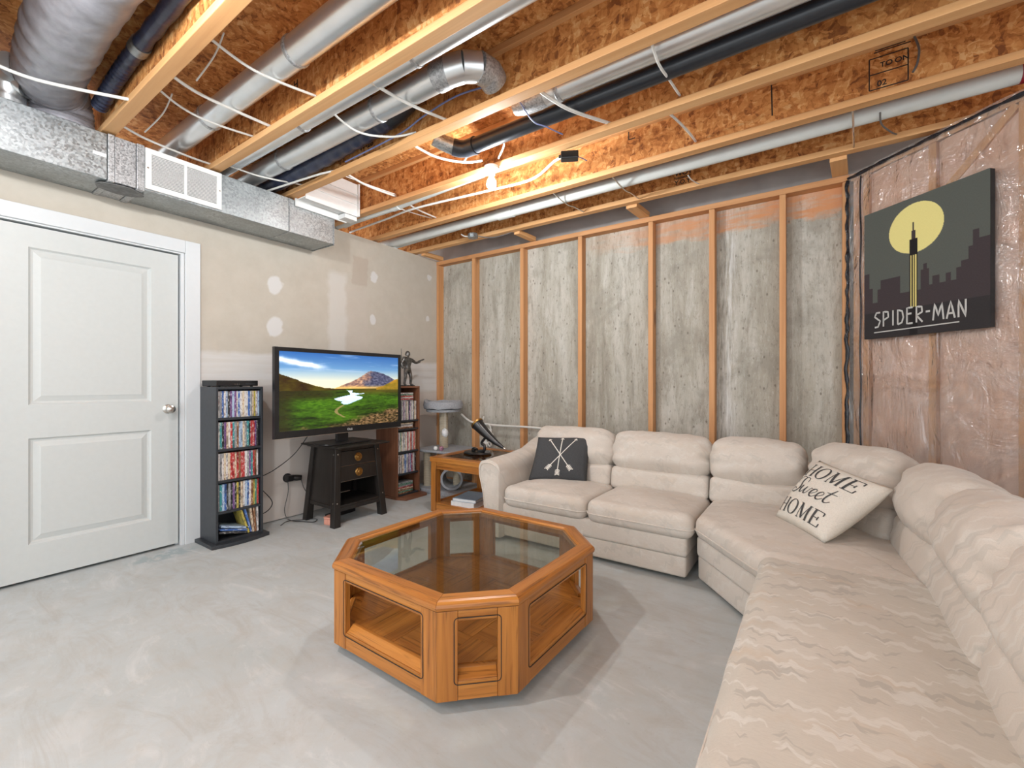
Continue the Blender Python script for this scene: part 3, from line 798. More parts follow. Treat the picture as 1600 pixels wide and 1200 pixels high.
# the segmented elbow turns towards the next joist and up
ex = -1.58 + 4.2
arc = [(ex - .005, 0, 0), (ex + .07, .004, .004), (ex + .14, .03, .012), (ex + .19, .085, .020), (ex + .205, .15, .022), (ex + .200, .195, .010)]
for k in range(len(arc) - 1):
    a, b = Vector(arc[k]), Vector(arc[k + 1]); dd = (b - a).normalized() * .010
    MB().tube([a - dd, a, b, b + dd], [.0705 + .002 * (k % 2), .0715, .0705, .0690], 24).build('elbow_gore', 'pipe' if k in (1, 2) else 'duct_tape', el, True)
fx = thing('flexible_duct', 'dark flexible duct lying beside the elbowed metal duct', 'flexible duct', (-4.1, 1.80, 2.70))
P = spline([(0, 0, 0), (.9, .0, .0), (1.6, .0, .03), (1.98, .0, .06)], 26)
MB().tube(P, [.058 + .003 * math.sin(i * 1.3) for i in range(len(P))], 20).build('hose', 'flex_dark', fx, True)
MB().tube([(1.96, 0, .058), (2.03, 0, .075), (2.11, .0, .105), (2.14, 0, .15)], [.063, .064, .066, .062], 20).build('end_boot', 'abs', fx, True)
el4 = round_duct('round_duct', 'bright round galvanised duct with a taped end above the black drain pipe', -1.30, 2.2, 2.075, 2.708, .060, joints=(-1.12, .3))
MB().tube([(-.10, 0, .0), (-.06, 0, 0), (.0, 0, 0), (.06, 0, 0), (.10, 0, 0)], [.046, .058, .0625, .0635, .0605], 24).build('taped_collar', 'duct_tape', el4, True)
ab = thing('drain_pipe', 'black plastic drain pipe with an elbow running beside the bright duct', 'pipe', (-1.86, 2.215, 2.675))
MB().tube([(0, 0, 0), (4.0, 0, .02)], .047, 24).build('pipe_length', 'abs', ab, True)
MB().tube([(.05, 0, 0), (-.02, -.003, 0), (-.06, -.02, .004), (-.09, -.05, .012)], .053, 22).build('elbow', 'abs', ab, True)
MB().tube([(-.085, -.045, .010), (-.13, -.10, .03), (-.16, -.15, .05)], .049, 22).build('metal_stub', 'galv', ab, True)
MB().tube([(.045, 0, 0), (.06, 0, 0)], .055, 22).build('hub_ring', 'abs', ab, True)

pv = thing('vent_pipe', 'thick white plastic pipe strapped behind the joist nearest the studs', 'pipe', (-4.2, 3.20, 2.655), 0)
MB().tube([(0, 0, 0), (1.98, .0, .0)], .044, 24).build('pipe_length', 'pvc', pv, True)
MB().tube([(1.98, 0, 0), (5.02, .0, .012)], .047, 24).build('pipe_length', 'pvc', pv, True)
MB().tube([(1.86, 0, 0), (2.02, 0, 0)], .052, 24).build('coupling', 'pvc', pv, True)
for xs in (2.52, 3.0, 4.36):
    st = MB()
    st.tube([(xs, -.19, -.032), (xs + .01, -.06, -.052), (xs + .015, .05, -.054), (xs + .02, .12, -.04), (xs + .03, .29, -.032)], .006, 6)
    st.build('hanger_strap', 'steel', pv, True)
pv2 = thing('vent_pipe', 'second white plastic pipe beside the thick one at the left wall', 'pipe', (-4.2, 3.315, 2.66))
MB().tube([(0, 0, 0), (1.7, .0, .05)], .036, 20).build('pipe_length', 'pvc', pv2, True)
pv3 = thing('vent_pipe', 'white plastic pipe rising behind the joist that carries the bulb', 'pipe', (-4.2, 2.535, 2.645))
MB().tube([(0, 0, 0), (1.3, 0, .0), (2.2, 0, .035)], .035, 20).build('pipe_length', 'pvc', pv3, True)
MB().tube([(1.24, 0, .0), (1.32, 0, .0)], .039, 20).build('coupling', 'pvc', pv3, True)
M['red'] = plain('dark_red_plastic', (.30, .02, .03), .4)
MB().tube([(5.02, 0, .012), (5.12, 0, .012)], .050, 20).build('end_cap', 'red', pv, True)

# left corner: insulated flex duct, metal elbow with an open mouth, foil run
fd = thing('insulated_flex_duct', 'fat grey plastic-wrapped flexible duct dropping onto the trunk duct', 'flexible duct', (-3.56, .64, 2.608))
P = spline([(0, 0, .0), (.01, -.005, .09), (.06, -.03, .165), (.24, -.09, .168), (.8, -.12, .166), (1.5, -.12, .166)], 26)
mb = MB(); rr = []
for i, p in enumerate(P): rr.append(.138 + .002 * math.sin(i * 1.1) + .004 * noise.noise(p * 30))
mb.tube(P, rr, 36); mb.build('hose', 'flex_grey', fd, True)
MB().lathe([(.134, .0), (.134, .012), (.129, .014)], 36).build('clamp_band', 'duct_tape', fd, True)
me = thing('metal_elbow', 'shiny metal duct elbow with an open mouth at the far left above the trunk', 'duct elbow', (-3.52, .425, 2.602)); me.scale = (.82, .82, .82)
MB().lathe([(.088, 0), (.088, .12), (.092, .125), (.092, .135), (.088, .14)], 30).build('riser', 'pipe', me, True)
P = [(0, 0, .14), (.015, .0, .18), (.06, .01, .215), (.12, .02, .225)]
MB().tube(P, [.088, .090, .092, .090], 30).build('bend', 'pipe', me, True)
mb = MB(); mb.tube([(.05, .04, .17), (.13, .085, .115)], [.060, .062], 26, False); mb.tube([(.05, .04, .17), (.13, .085, .115)], [.057, .059], 26, False)
mb.build('open_mouth', 'pipe', me, True)
fo = thing('foil_hose', 'dark blue foil hose beside the first joist at the left', 'flexible duct', (-3.36, .755, 2.765))
P = spline([(0, 0, -.04), (.3, 0, .0), (.7, .0, .02), (2.2, .0, .03)], 30)
MB().tube(P, [.036 + .003 * math.sin(i * 1.7) for i in range(len(P))], 18).build('hose', 'flex_dark', fo, True)
MB().tube([(.62, .0, .016), (.68, .0, .02)], .043, 18).build('band', 'galv', fo, True)

# ---- cables
def cable(label, pts, r=.006, mat='cable', name='cable'):
    o = MB().tube(spline(pts, 8), r, 8).build(name, mat, None, True); return tag(o, label, 'cable', 'cables between the joists')
ZC = 2.66
def up(pts, z=2.66): return [(x, y, zz if len(q) else z) for (x, y, *q) in pts for zz in (q or [z])]
cable('white cable crossing in front of the grey flexible duct at the far left', [(-3.16, .29, 2.645), (-3.12, .47, 2.622), (-2.96, .782, 2.632)], .008)
cable('white cable sagging across the bay nearest the top of the photo', [(-2.20, .81, 2.68), (-2.23, 1.06, 2.655), (-2.20, 1.36, 2.68)], .0065)
cable('white cable crossing under the first round duct', [(-2.60, .81, 2.668), (-2.65, 1.0, 2.657), (-2.66, 1.36, 2.668)], .008)
cable('white cable just above the grille, drooping across the first bay', [(-2.78, .81, 2.68), (-2.86, .97, 2.66), (-2.88, 1.13, 2.655), (-2.88, 1.36, 2.68)], .006)
cable('white cable lying along the top edge of the trunk duct by the grille', [(-3.33, .81, 2.66), (-3.38, .97, 2.645), (-3.42, 1.22, 2.648), (-3.44, 1.36, 2.66)], .007)
cable('thin pale wire looping up beside the first joist', [(-2.56, .94, 2.665), (-2.40, .955, 2.73), (-2.26, .94, 2.77)], .004)
cable('thin pale wire loop near the trunk duct corner', [(-3.32, .95, 2.655), (-3.10, .97, 2.70), (-2.90, .95, 2.73)], .004)
cable('white cable passing behind the grille corner under the dark hose', [(-3.36, 1.37, 2.66), (-3.28, 1.6, 2.63), (-3.22, 1.89, 2.66)], .006)
cable('white cable curving over the end of the dark flexible duct', [(-3.47, 1.74, 2.62), (-3.10, 1.80, 2.632), (-2.90, 1.83, 2.635), (-2.82, 1.89, 2.66)], .007)
cable('white cable sagging beneath the elbowed metal duct', [(-2.20, 1.38, 2.67), (-2.22, 1.62, 2.625), (-2.12, 1.80, 2.64), (-2.0, 1.89, 2.67)], .006)
cable('stiff white cable crossing below the metal elbow', [(-1.85, 1.37, 2.66), (-1.79, 1.62, 2.635), (-1.75, 1.89, 2.66)], .008)
cable('blue wire strung past the metal elbow and dark hose', [(-2.65, 1.855, 2.66), (-2.1, 1.84, 2.665), (-1.88, 1.835, 2.70), (-1.62, 1.83, 2.72), (-1.36, 1.85, 2.70)], .005, 'cable_blue')
cable('white cable crossing the bay beside the white boot', [(-2.80, 1.91, 2.675), (-2.82, 2.15, 2.655), (-2.83, 2.45, 2.675)], .008)
cable('thin white twin wire just past the white boot', [(-2.92, 1.91, 2.70), (-2.87, 2.2, 2.69), (-2.83, 2.45, 2.69)], .004)
cable('white cable drooping under the black pipe elbow to the lamp', [(-2.10, 1.91, 2.655), (-2.05, 2.10, 2.628), (-1.95, 2.27, 2.632), (-1.86, 2.36, 2.655)], .008)
cable('white cable looping above the lampholder', [(-1.95, 2.27, 2.634), (-1.83, 2.25, 2.70), (-1.70, 2.26, 2.735), (-1.66, 2.33, 2.70), (-1.75, 2.39, 2.65)], .006)
cable('stiff white cable crossing under the bright duct and black pipe', [(-1.19, 1.91, 2.660), (-1.10, 2.12, 2.618), (-.99, 2.45, 2.66)], .009)
cable('thin blue and white wire hanging beside the taped duct collar', [(-1.33, 1.92, 2.72), (-1.31, 2.10, 2.62), (-1.26, 2.18, 2.60), (-1.22, 2.3, 2.60)], .0035, 'cable_blue')
cable('white cable hanging down past the bright duct near the top of the photo', [(-.60, 1.92, 2.67), (-.60, 2.06, 2.622), (-.60, 2.25, 2.65), (-.60, 2.45, 2.68)], .0065)
cable('white cable crossing the bay between the bulb joist and the pipe joist', [(-.70, 2.48, 2.665), (-.66, 2.60, 2.65), (-.635, 2.80, 2.66), (-.63, 2.975, 2.68)], .007)
cable('long white cable running past the bulb to the small black box', [(-3.85, 2.745, 2.66), (-3.23, 2.67, 2.635), (-2.78, 2.62, 2.622), (-2.10, 2.71, 2.63), (-1.70, 2.72, 2.62), (-1.42, 2.56, 2.605), (-1.33, 2.53, 2.602)], .009)
cable('white cable crossing over the long cable left of the bulb', [(-2.78, 2.46, 2.675), (-2.85, 2.66, 2.66), (-2.89, 2.975, 2.675)], .007)
cable('pair of thin white wires by the left wall corner', [(-3.0, 2.46, 2.68), (-2.98, 2.68, 2.668), (-2.94, 2.975, 2.68)], .005)
cable('white cable slanting behind the white pipe at the left wall', [(-3.75, 2.62, 2.65), (-3.50, 2.66, 2.70), (-3.2, 2.72, 2.76)], .008)
cable('short white wire tail hanging below the white pipe', [(-.745, 3.27, 2.61), (-.735, 3.33, 2.60), (-.72, 3.47, 2.62), (-.72, 3.52, 2.64)], .004)
cable('short black wire hanging below the white pipe by the angled wall', [(.285, 3.13, 2.625), (.30, 3.22, 2.60), (.36, 3.38, 2.61), (.40, 3.52, 2.65)], .0045, 'cable_grey')
cable('dark bent wire against the stamped joist web', [(.40, 2.965, 2.89), (.418, 2.955, 2.81), (.412, 2.955, 2.74), (.395, 2.955, 2.70)], .005, 'cable_grey')

# junction box and sensor box
jb = thing('junction_box', 'small metal junction box under the joist above the corner studs', 'junction box', (-2.80, 3.40, 2.585))
MB().lathe([(.048, 0), (.050, .004), (.050, .040), (.044, .044)], 8).build('box_body', 'galv', jb)
MB().lathe([(.0, -.004), (.040, -.003), (.045, .001), (.045, .004)], 8).build('cover_plate', 'galv', jb)
MB().tube(spline([(.04, .03, .02), (.16, .09, .0), (.30, .14, .02), (.42, .16, .045)], 6), .005, 6).build('wire', 'cable_grey', jb, True)
MB().tube(spline([(-.04, 0, .025), (-.09, -.02, .03), (-.10, -.06, .04)], 6), .006, 6).build('connector', 'cable', jb, True)
bb = thing('sensor_box', 'small black plastic box hanging from the bulb joist on a white cable', 'sensor', (-1.285, 2.515, 2.588), .5)
box_obj('box_body', -.055, .055, -.030, .030, -.030, .018, 'black', bb, .006)
MB().tube([(.055, 0, -.012), (.085, .01, -.02), (.11, .03, -.025)], .003, 6).build('lead', 'cable_blue', bb, True)
MB().lathe([(.010, 0), (.010, .012), (.007, .014)], 12, Matrix.Translation((-.055, 0, -.005)) @ Matrix.Rotation(-PI / 2, 4, 'Y')).build('cable_gland', 'black', bb, True)

# ---- lamps
def lamp(label, x, y, strength, z=2.59, group='bare bulb lampholders'):
    t = thing('ceiling_lamp', label, 'lamp', (x, y, z), 0, group)
    MB().lathe([(0, .024), (.050, .024), (.050, .004), (.046, 0), (.030, -.004), (.024, -.008), (.023, -.030), (.0, -.030)], 28).build('lampholder', 'porcelain', t, True)
    MB().lathe([(.0, -.0305), (.0135, -.0305), (.0135, -.045), (.020, -.055), (.030, -.075), (.033, -.092), (.029, -.110), (.016, -.122), (0, -.1255)], 24).build('bulb', bulb_mat('lit_bulb', strength), t, True)
    return t
lamp('lit bare bulb in a white porcelain lampholder on the joist', -1.815, 2.400, BULB_A)
lamp('lit bare bulb above the open floor nearest the door', -1.70, .26, BULB_B)
lamp('unseen bare bulb added as fill light behind the camera', -.60, -.835, FILL_BULB)  # made-up fill lamp, added to brighten the room from behind

# ================================================================== COFFEE TABLE (octagonal, smoked glass)
ct = thing('coffee_table', 'octagonal oak coffee table with a smoked glass top and open sides', 'coffee table', (-1.377, 1.632, 0), -.022)
HT, CH = .508, .202          # half width, chamfer
def octa(h, c): return [(-h + c, -h), (h - c, -h), (h, -h + c), (h, h - c), (h - c, h), (-h + c, h), (-h, h - c), (-h, -h + c)]
def ins(d):                   # octagon inset by d
    return octa(HT - d, CH - d * (2 - math.sqrt(2)))
B0, B1 = .045, .358
ov = ins(-.006); inn = ins(.088)
rings = []
for dd, z in ((.002, B1 + .001), (-.006, B1 + .006), (-.008, B1 + .016), (-.005, B1 + .026), (.003, B1 + .033), (.014, B1 + .036), (.056, B1 + .037), (.062, B1 + .034), (.066, B1 + .027), (.074, B1 + .022), (.076, B1 + .001)):
    rings.append([(x, y, z) for x, y in ins(dd)])
mb = MB()
for k in range(len(rings)):
    pass
for i in range(8):            # eight mitred frame members, each with its own grain
    j = (i + 1) % 8
    q = MB(); prof = [r[i] for r in rings], [r[j] for r in rings]; n = len(rings)
    vs = prof[0] + prof[1]
    a, b = Vector(prof[0][0]), Vector(prof[1][0]); along = (b - a).normalized() * .0006
    vs = [tuple(Vector(v) + along) for v in prof[0]] + [tuple(Vector(v) - along) for v in prof[1]]
    q.add(vs, [(k, (k + 1) % n, n + (k + 1) % n, n + k) for k in range(n)] + [list(range(n))[::-1], list(range(n, 2 * n))])
    q.build('top_rail', ('oak_x', 'oak_d1', 'oak_y', 'oak_d2')[i % 4], ct)
gl = MB(); gl.prism(ins(.0675), B1 + .0225, B1 + .0285); gl.build('glass_panel', 'glass', ct)
# corner posts: chevrons wrapping each corner
o8 = ins(0); i8 = ins(.024)
SEG = []
for i in range(8):
    a, b = Vector(o8[i]), Vector(o8[(i + 1) % 8]); SEG.append((a, b, (b - a).normalized(), (b - a).length))
def pw(i): return .080 if SEG[i][3] > .4 else .072
for i in range(8):
    a, b, t1, L1 = SEG[i - 1]; c, d_, t2, L2 = SEG[i]
    corner = Vector(o8[i]); ic = Vector(i8[i])
    p = [corner - t1 * pw(i - 1), corner, corner + t2 * pw(i)]
    n1 = Vector((-t1.y, t1.x)); n2 = Vector((-t2.y, t2.x))
    poly = [tuple(p[0]), tuple(p[1]), tuple(p[2]), tuple(p[2] + n2 * .024), tuple(ic), tuple(p[0] + n1 * .024)]
    MB().prism(poly, B0, B1).build('corner_post', 'oak_z', ct, bevel=.0015)
for i in range(8):
    a, b, t, L = SEG[i]; w = pw(i); n = Vector((-t.y, t.x)); p, q = a + t * (w + .001), b - t * (w + .001)
    gm = ('oak_x', 'oak_d1', 'oak_y', 'oak_d2')[i % 4]
    def rail(off0, off1, z0, z1, nm, ch=0.0):
        P = [p + n * off0, q + n * off0, q + n * off1, p + n * off1]
        P2 = [p + n * (off0 + ch), q + n * (off0 + ch), q + n * off1, p + n * off1]
        MB().hexa([(v.x, v.y, z0) for v in P], [(v.x, v.y, z1) for v in P2]).build(nm, gm, ct, bevel=.0015)
    rail(.002, .024, .322, B1, 'side_rail'); rail(.002, .040, B0, .112, 'side_rail'); rail(.006, .05, .1125, .136, 'sill', .03)
    # routed dark bead around the opening
    u0, u1, za, zb, r = w - .012, L - w + .012, .100, .333, .014
    pts = []
    for cu, cz, a0 in ((u1 - r, zb - r, 0), (u0 + r, zb - r, 90), (u0 + r, za + r, 180), (u1 - r, za + r, 270)):
        for k in range(5):
            an = math.radians(a0 + 22.5 * k); pts.append((cu + r * math.cos(an), cz + r * math.sin(an)))
    P3 = [a + t * u for u, z in pts]
    P3 = [(v.x - n.x * .0004, v.y - n.y * .0004, z) for v, (u, z) in zip(P3, pts)]
    MB().tube(P3 + [P3[0]], .0017, 6, False).build('groove', 'ink', ct, True)
# shelf in parquet panels
sh = MB(); sh.prism(ins(.03), .085, .120); shelf = sh.build('shelf', 'oak_x', ct)
R_ = HT - .045
k = 0
for ix in range(4):
    for iy in range(4):
        s = 2 * R_ / 4; x0, y0 = -R_ + ix * s, -R_ + iy * s
        poly = [(x0 + .0008, y0 + .0008), (x0 + s - .0008, y0 + .0008), (x0 + s - .0008, y0 + s - .0008), (x0 + .0008, y0 + s - .0008)]
        cx, cy = ix in (0, 3), iy in (0, 3)
        if cx and cy:          # corner pieces are cut by the chamfer
            sx, sy = (-1 if ix == 0 else 1), (-1 if iy == 0 else 1)
            inner = [(x0 + (s if ix == 0 else 0), y0 + (s if iy == 0 else 0)), (x0 + (0 if ix == 0 else s), y0 + (s if iy == 0 else 0)), (x0 + (s if ix == 0 else 0), y0 + (0 if iy == 0 else s))]
            poly = inner
        MB().prism(poly, .1202, .1235).build('parquet_panel', ('oak_x', 'oak_y')[(ix + iy) % 2], shelf)
pl = MB(); pl.prism(ins(.085), .016, .044); pl.build('plinth', 'black_matte', ct)  # set back and black, its colour deepens the shade under the table
for sx, sy in ((-1, -1), (1, -1), (1, 1), (-1, 1)):
    MB().lathe([(.022, 0), (.026, .004), (.026, .016)], 14, Matrix.Translation((sx * .33, sy * .33, 0))).build('caster', 'black', ct, True)

# ================================================================== SOFA
FB = 'fabric'
FLOOR_GAP = .03
def back_cushion(parent, p0, p1, nrm, z0, z1, seed, lean=.30, depth=.20, band=True, gather=.014, crown=.04):
    """upper pillow and lumbar band of one seat back between plan points p0 and p1 (front line at the seat)"""
    p0, p1 = Vector(p0), Vector(p1); t = (p1 - p0); L = t.length; t.normalize(); n = Vector(nrm).normalized()
    mid = (p0 + p1) / 2
    X = Vector((t.x, t.y, 0)); Y = Vector((-n.x, -n.y, 0)); Z = Vector((0, 0, 1))
    base = Matrix(((X.x, Y.x, 0, mid.x), (X.y, Y.y, 0, mid.y), (0, 0, 1, 0), (0, 0, 0, 1)))
    if X.cross(Z).dot(Vector((n.x, n.y, 0))) < 0: X = -X; base = Matrix(((X.x, Y.x, 0, mid.x), (X.y, Y.y, 0, mid.y), (0, 0, 1, 0), (0, 0, 0, 1)))
    zs = z0 + (z1 - z0) * .34 if band else z0
    R = Matrix.Rotation(-lean, 4, 'X')
    if band:
        m = base @ Matrix.Translation((0, depth / 2 + .015, (z0 + zs) / 2)) @ Matrix.Rotation(-lean * .5, 4, 'X')
        soft_box('lumbar_band', (L + .002, depth + .02, zs - z0 + .035), .035, FB, parent, m, (0, .012, 0), .004, 6, seed + .5, .003)
    h = z1 - zs
    m = base @ Matrix.Translation((0, depth / 2 + .045, zs + h / 2)) @ R
    return soft_box('back_cushion', (L + .004, depth + .03, h + .02), min(.075, h * .32), FB, parent, m, (.008, crown, .022), .010, 7.5, seed, gather, (26, 8, 18))

# --- two-seat section along the studs
A = thing('sofa_section', 'cream damask two-seat sofa section with one arm, along the studded wall', 'sofa', (0, 0, 0))
soft_prism('base', [(-2.0, 2.660), (-.617, 2.660), (-.617, 3.50), (-2.0, 3.50)], FLOOR_GAP, .156, .016, FB, A, 0, .0, 1, .02)
soft_prism('base_band', [(-2.0, 2.645), (-.610, 2.645), (-.610, 3.50), (-2.0, 3.50)], .150, .272, .024, FB, A, 0, .0, 2, .025)
for i, (x0, x1) in enumerate(((-1.885, -1.235), (-1.229, -.575))):
    soft_prism('seat_cushion', [(x0, 2.615), (x1, 2.615), (x1, 3.20), (x0, 3.20)], .255, .405, .055, FB, A, .035, .008, 3 + i, .07, .318)
soft_box('back_frame', (1.42, .16, .60), .05, FB, A, Matrix.Translation((-1.30, 3.50, .36)) @ Matrix.Rotation(-.10, 4, 'X'), (0, 0, 0), .004, 4, 3)
back_cushion(A, (-1.93, 3.10), (-1.262, 3.10), (0, -1), .385, .765, 11)
back_cushion(A, (-1.256, 3.10), (-.585, 3.10), (0, -1), .385, .765, 12)
# rolled arm: loft of profiles from front to back
prof = [(-.075, .03), (-.075, .20), (-.085, .32), (-.110, .42), (-.128, .48), (-.128, .53), (-.105, .568), (-.055, .582), (.0, .578), (.045, .556), (.066, .515), (.070, .45), (.072, .30), (.072, .03)]
rows = []
for y, dz, f in ((2.605, -.012, .93), (2.612, .0, 1.0), (2.75, .005, 1.0), (2.95, .012, 1.0), (3.15, .035, 1.0), (3.30, .085, .98), (3.42, .12, .92), (3.52, .10, .80)):
    rows.append([(-1.965 + x * f, y, .03 + (z - .03) * (1 + dz / .55) * (1 if f > .9 else .98)) for x, z in prof])
P2 = []
for r in rows:
    q = spline([Vector(p) for p in r], 4); P2.append([tuple(v + Vector((noise.noise(v * 7) * .004, 0, noise.noise(v * 6 + Vector((3, 0, 0))) * .004))) for v in q])
arm = MB(); arm.rings(P2, True, True); ao = arm.build('arm', FB, A, True)
fp = MB(); fr_ = [(x * .88 - 1.965, 2.602, .03 + (z - .03) * .965) for x, z in prof]; q = spline([Vector(p) for p in fr_], 4)
fp.tube([(v.x, v.y, v.z) for v in q], .0045, 6); fp.build('piping', FB, ao, True)

# --- corner wedge section
Bq = thing('sofa_section', 'cream damask curved corner sofa section under the lettered pillow', 'sofa', (0, 0, 0))
wb_ = [(-.560, 2.705), (-.20, 2.275), (.62, 2.275), (.66, 2.95), (.16, 3.50), (-.560, 3.50)]
soft_prism('base', wb_, FLOOR_GAP, .166, .016, FB, Bq, 0, 0, 5, .03)
soft_prism('base_band', [(-.565, 2.692), (-.205, 2.258), (.62, 2.258), (.66, 2.95), (.16, 3.50), (-.565, 3.50)], .160, .282, .024, FB, Bq, 0, 0, 6, .035)
soft_prism('seat_cushion', [(-.568, 2.665), (-.215, 2.225), (.36, 2.225), (.36, 2.74), (.02, 3.19), (-.568, 3.19)], .265, .405, .055, FB, Bq, .03, .006, 6, [.06, .05, .05, .12, .12, .05], .322)
fr = MB(); fr.prism([(-.555, 3.34), (-.06, 3.34), (.44, 2.86), (.50, 2.30), (.64, 2.30), (.66, 2.95), (.16, 3.50), (-.555, 3.50)], .06, .64); fr.build('back_frame', FB, Bq, bevel=.03, seg=3)
back_cushion(Bq, (-.575, 3.085), (-.055, 3.085), (0, -1), .385, .765, 21)
back_cushion(Bq, (-.075, 3.075), (.270, 2.745), (-.70, -.714), .385, .785, 22, .30, .20, True, .013, .04)
back_cushion(Bq, (.285, 2.77), (.335, 2.235), (-1, -.09), .375, .765, 23, .34, .20, True, .013, .045)

FB = 'fabric_mid'
# --- long section coming towards the camera
Cq = thing('sofa_section', 'cream damask sofa section in the right foreground, nearest the camera', 'sofa', (0, 0, 0))
soft_prism('base', [(-.165, .60), (.62, .60), (.62, 2.255), (-.165, 2.255)], FLOOR_GAP, .285, .018, FB, Cq, 0, 0, 7, .03)
soft_box('seat_cushion', (.60, 1.598, .15), .055, 'fabric_bold', Cq, Matrix.Translation((.095, 1.419, .335)), (0, 0, .03), .008, 5, 8, 0, (18, 40, 4))
MB().tube(spline([(-.2, .64, .335), (-.207, .8, .335), (-.208, 1.4, .335), (-.207, 2.1, .335), (-.195, 2.2, .335)], 6), .0045, 6).build('piping', FB, Cq, True)
frc = MB(); frc.box(.50, .64, .60, 2.27, .06, .64); frc.build('back_frame', FB, Cq, bevel=.03, seg=3)
for k, (a, b) in enumerate(((2.225, 1.62), (1.612, 1.0), (.994, .62))):
    back_cushion(Cq, (.335, a), (.335, b), (-1, 0), .375, .765, 31 + k, .34, .20, True, .013, .045)
soft_box('arm', (.78, .16, .55), .06, FB, Cq, Matrix.Translation((.22, .52, .305)), (0, 0, .01), .005, 5, 40)

# --- dark pillow with three arrows
dp = thing('throw_pillow', 'charcoal throw pillow printed with three crossed cream arrows', 'pillow', (-1.6, 2.95, .41))
def rel(root, *ps): return [Vector(p) - root.location for p in ps]
c4 = rel(dp, (-1.815, 2.868, .412), (-1.405, 3.025, .412), (-1.425, 3.165, .738), (-1.80, 2.99, .728))
pb, ps = pillow(dp, 'cover', *c4, .13, 'charcoal_fabric')
ar = MB()
def arrow(mb, x0, y0, x1, y1, feather=True):
    """head at (x0,y0) top, fletching at (x1,y1) bottom"""
    w = .016
    ribbon(mb, ps, [(x0, y0), (x1, y1)], w, smooth=False, n=14)
    d = Vector((x1 - x0, y1 - y0)).normalized(); n = Vector((-d.y, d.x))
    for s in (-1, 1):
        h = Vector((x0, y0)); b = h + d * .035 + n * s * .030; ribbon(mb, ps, [tuple(h), tuple(b)], .014, smooth=False, n=3)
        for k in range(4):
            a = Vector((x1, y1)) - d * (.115 - k * .032); b = a - d * -.03 + n * s * .040
            ribbon(mb, ps, [tuple(a), tuple(b)], .017, smooth=False, n=3)
arrow(ar, .24, .94, .72, .24); arrow(ar, .48, .97, .49, .12); arrow(ar, .74, .95, .29, .24)
ar.build('arrow_print', 'cream_ink', pb)

# --- cream lettered pillow
hp = thing('throw_pillow', 'cream throw pillow lettered HOME Sweet HOME leaning in the sofa corner', 'pillow', (-.05, 2.7, .42))
c4 = rel(hp, (-.182, 2.775, .432), (.028, 2.440, .432), (.288, 2.60, .677), (.012, 2.93, .732))
pb2, ps2 = pillow(hp, 'cover', *c4, .15, 'cream_fabric')
LT = MB()
def letters(txt, u0, v0, cw, h):
    """high-contrast serif capitals; u across, v up"""
    TK, TN = .031, .0095
    x = u0
    def L(pts, w, sm=False): ribbon(LT, ps2, [(x + px * cw, v0 + py * h) for px, py in pts], w, smooth=sm, n=5)
    for ch in txt:
        if ch == 'H':
            L([(.18, 0), (.18, 1)], TK * .6); L([(.80, 0), (.80, 1)], TK); L([(.18, .5), (.80, .5)], TN)
            for sx in (.18, .80):
                for sy in (0.0, 1.0): L([(sx - .15, sy), (sx + .15, sy)], TN)
        elif ch == 'O':
            P = [(.5 + .42 * math.cos(a), .5 + .52 * math.sin(a)) for a in [2 * PI * k / 24 for k in range(25)]]
            W_ = [TN + (TK - TN) * abs(math.cos(2 * PI * k / 24)) ** 1.5 for k in range(25)]
            ribbon(LT, ps2, [(x + px * cw, v0 + py * h) for px, py in P], W_, smooth=False, n=2)
        elif ch == 'M':
            L([(.10, 0), (.13, 1)], TN * 1.2); L([(.13, 1), (.50, .03)], TK); L([(.50, .03), (.88, 1)], TN * 1.2); L([(.90, 0), (.88, 1)], TK)
            for sx, sy in ((.10, 0), (.90, 0), (.08, 1), (.93, 1)): L([(sx - .11, sy), (sx + .11, sy)], TN)
        elif ch == 'E':
            L([(.22, 0), (.22, 1)], TK)
            for sy, ex_ in ((0, .86), (1, .82), (.5, .62)): L([(.05 if sy != .5 else .2, sy), (ex_, sy)], TN * 1.1)
            L([(.86, 0), (.89, .24)], TK * .5); L([(.82, 1), (.84, .78)], TK * .5); L([(.62, .38), (.62, .62)], TN * 1.6)
        x += cw * (1.16 if ch in 'MO' else 1.06)
letters('HOME', .07, .70, .185, .20); letters('HOME', .07, .10, .185, .20)
def script(pts, w): ribbon(LT, ps2, pts, w, smooth=True, n=5)
T1, T2 = .0095, .021
script([(.30, .60), (.285, .655), (.24, .665), (.205, .63), (.21, .575), (.235, .52), (.235, .455), (.19, .405), (.135, .405), (.11, .44), (.14, .475), (.185, .455)], [T1, T1, T1, T2, T2, T2, T2, T2, T1, T1, T1, T1])
script([(.115, .56), (.10, .615), (.15, .67), (.22, .66)], [T1, T1, T1, T1])
script([(.25, .47), (.285, .535), (.28, .47), (.295, .425), (.33, .44), (.365, .535), (.36, .47), (.375, .425), (.41, .44), (.435, .53), (.455, .525)], [T1, T1, T2, T2, T1, T1, T2, T2, T1, T1, T1])
for ox in (.455, .565):
    script([(ox, .455), (ox + .05, .47), (ox + .085, .515), (ox + .06, .545), (ox + .025, .52), (ox + .015, .46), (ox + .04, .42), (ox + .08, .425), (ox + .115, .46)], [T1, T1, T1, T1, T2, T2, T2, T1, T1])
script([(.74, .645), (.715, .56), (.70, .47), (.715, .425), (.75, .425), (.785, .46)], [T1, T2, T2, T2, T1, T1]); script([(.665, .565), (.79, .575)], [T1, T1])
LT.build('lettering', 'charcoal_ink', pb2)

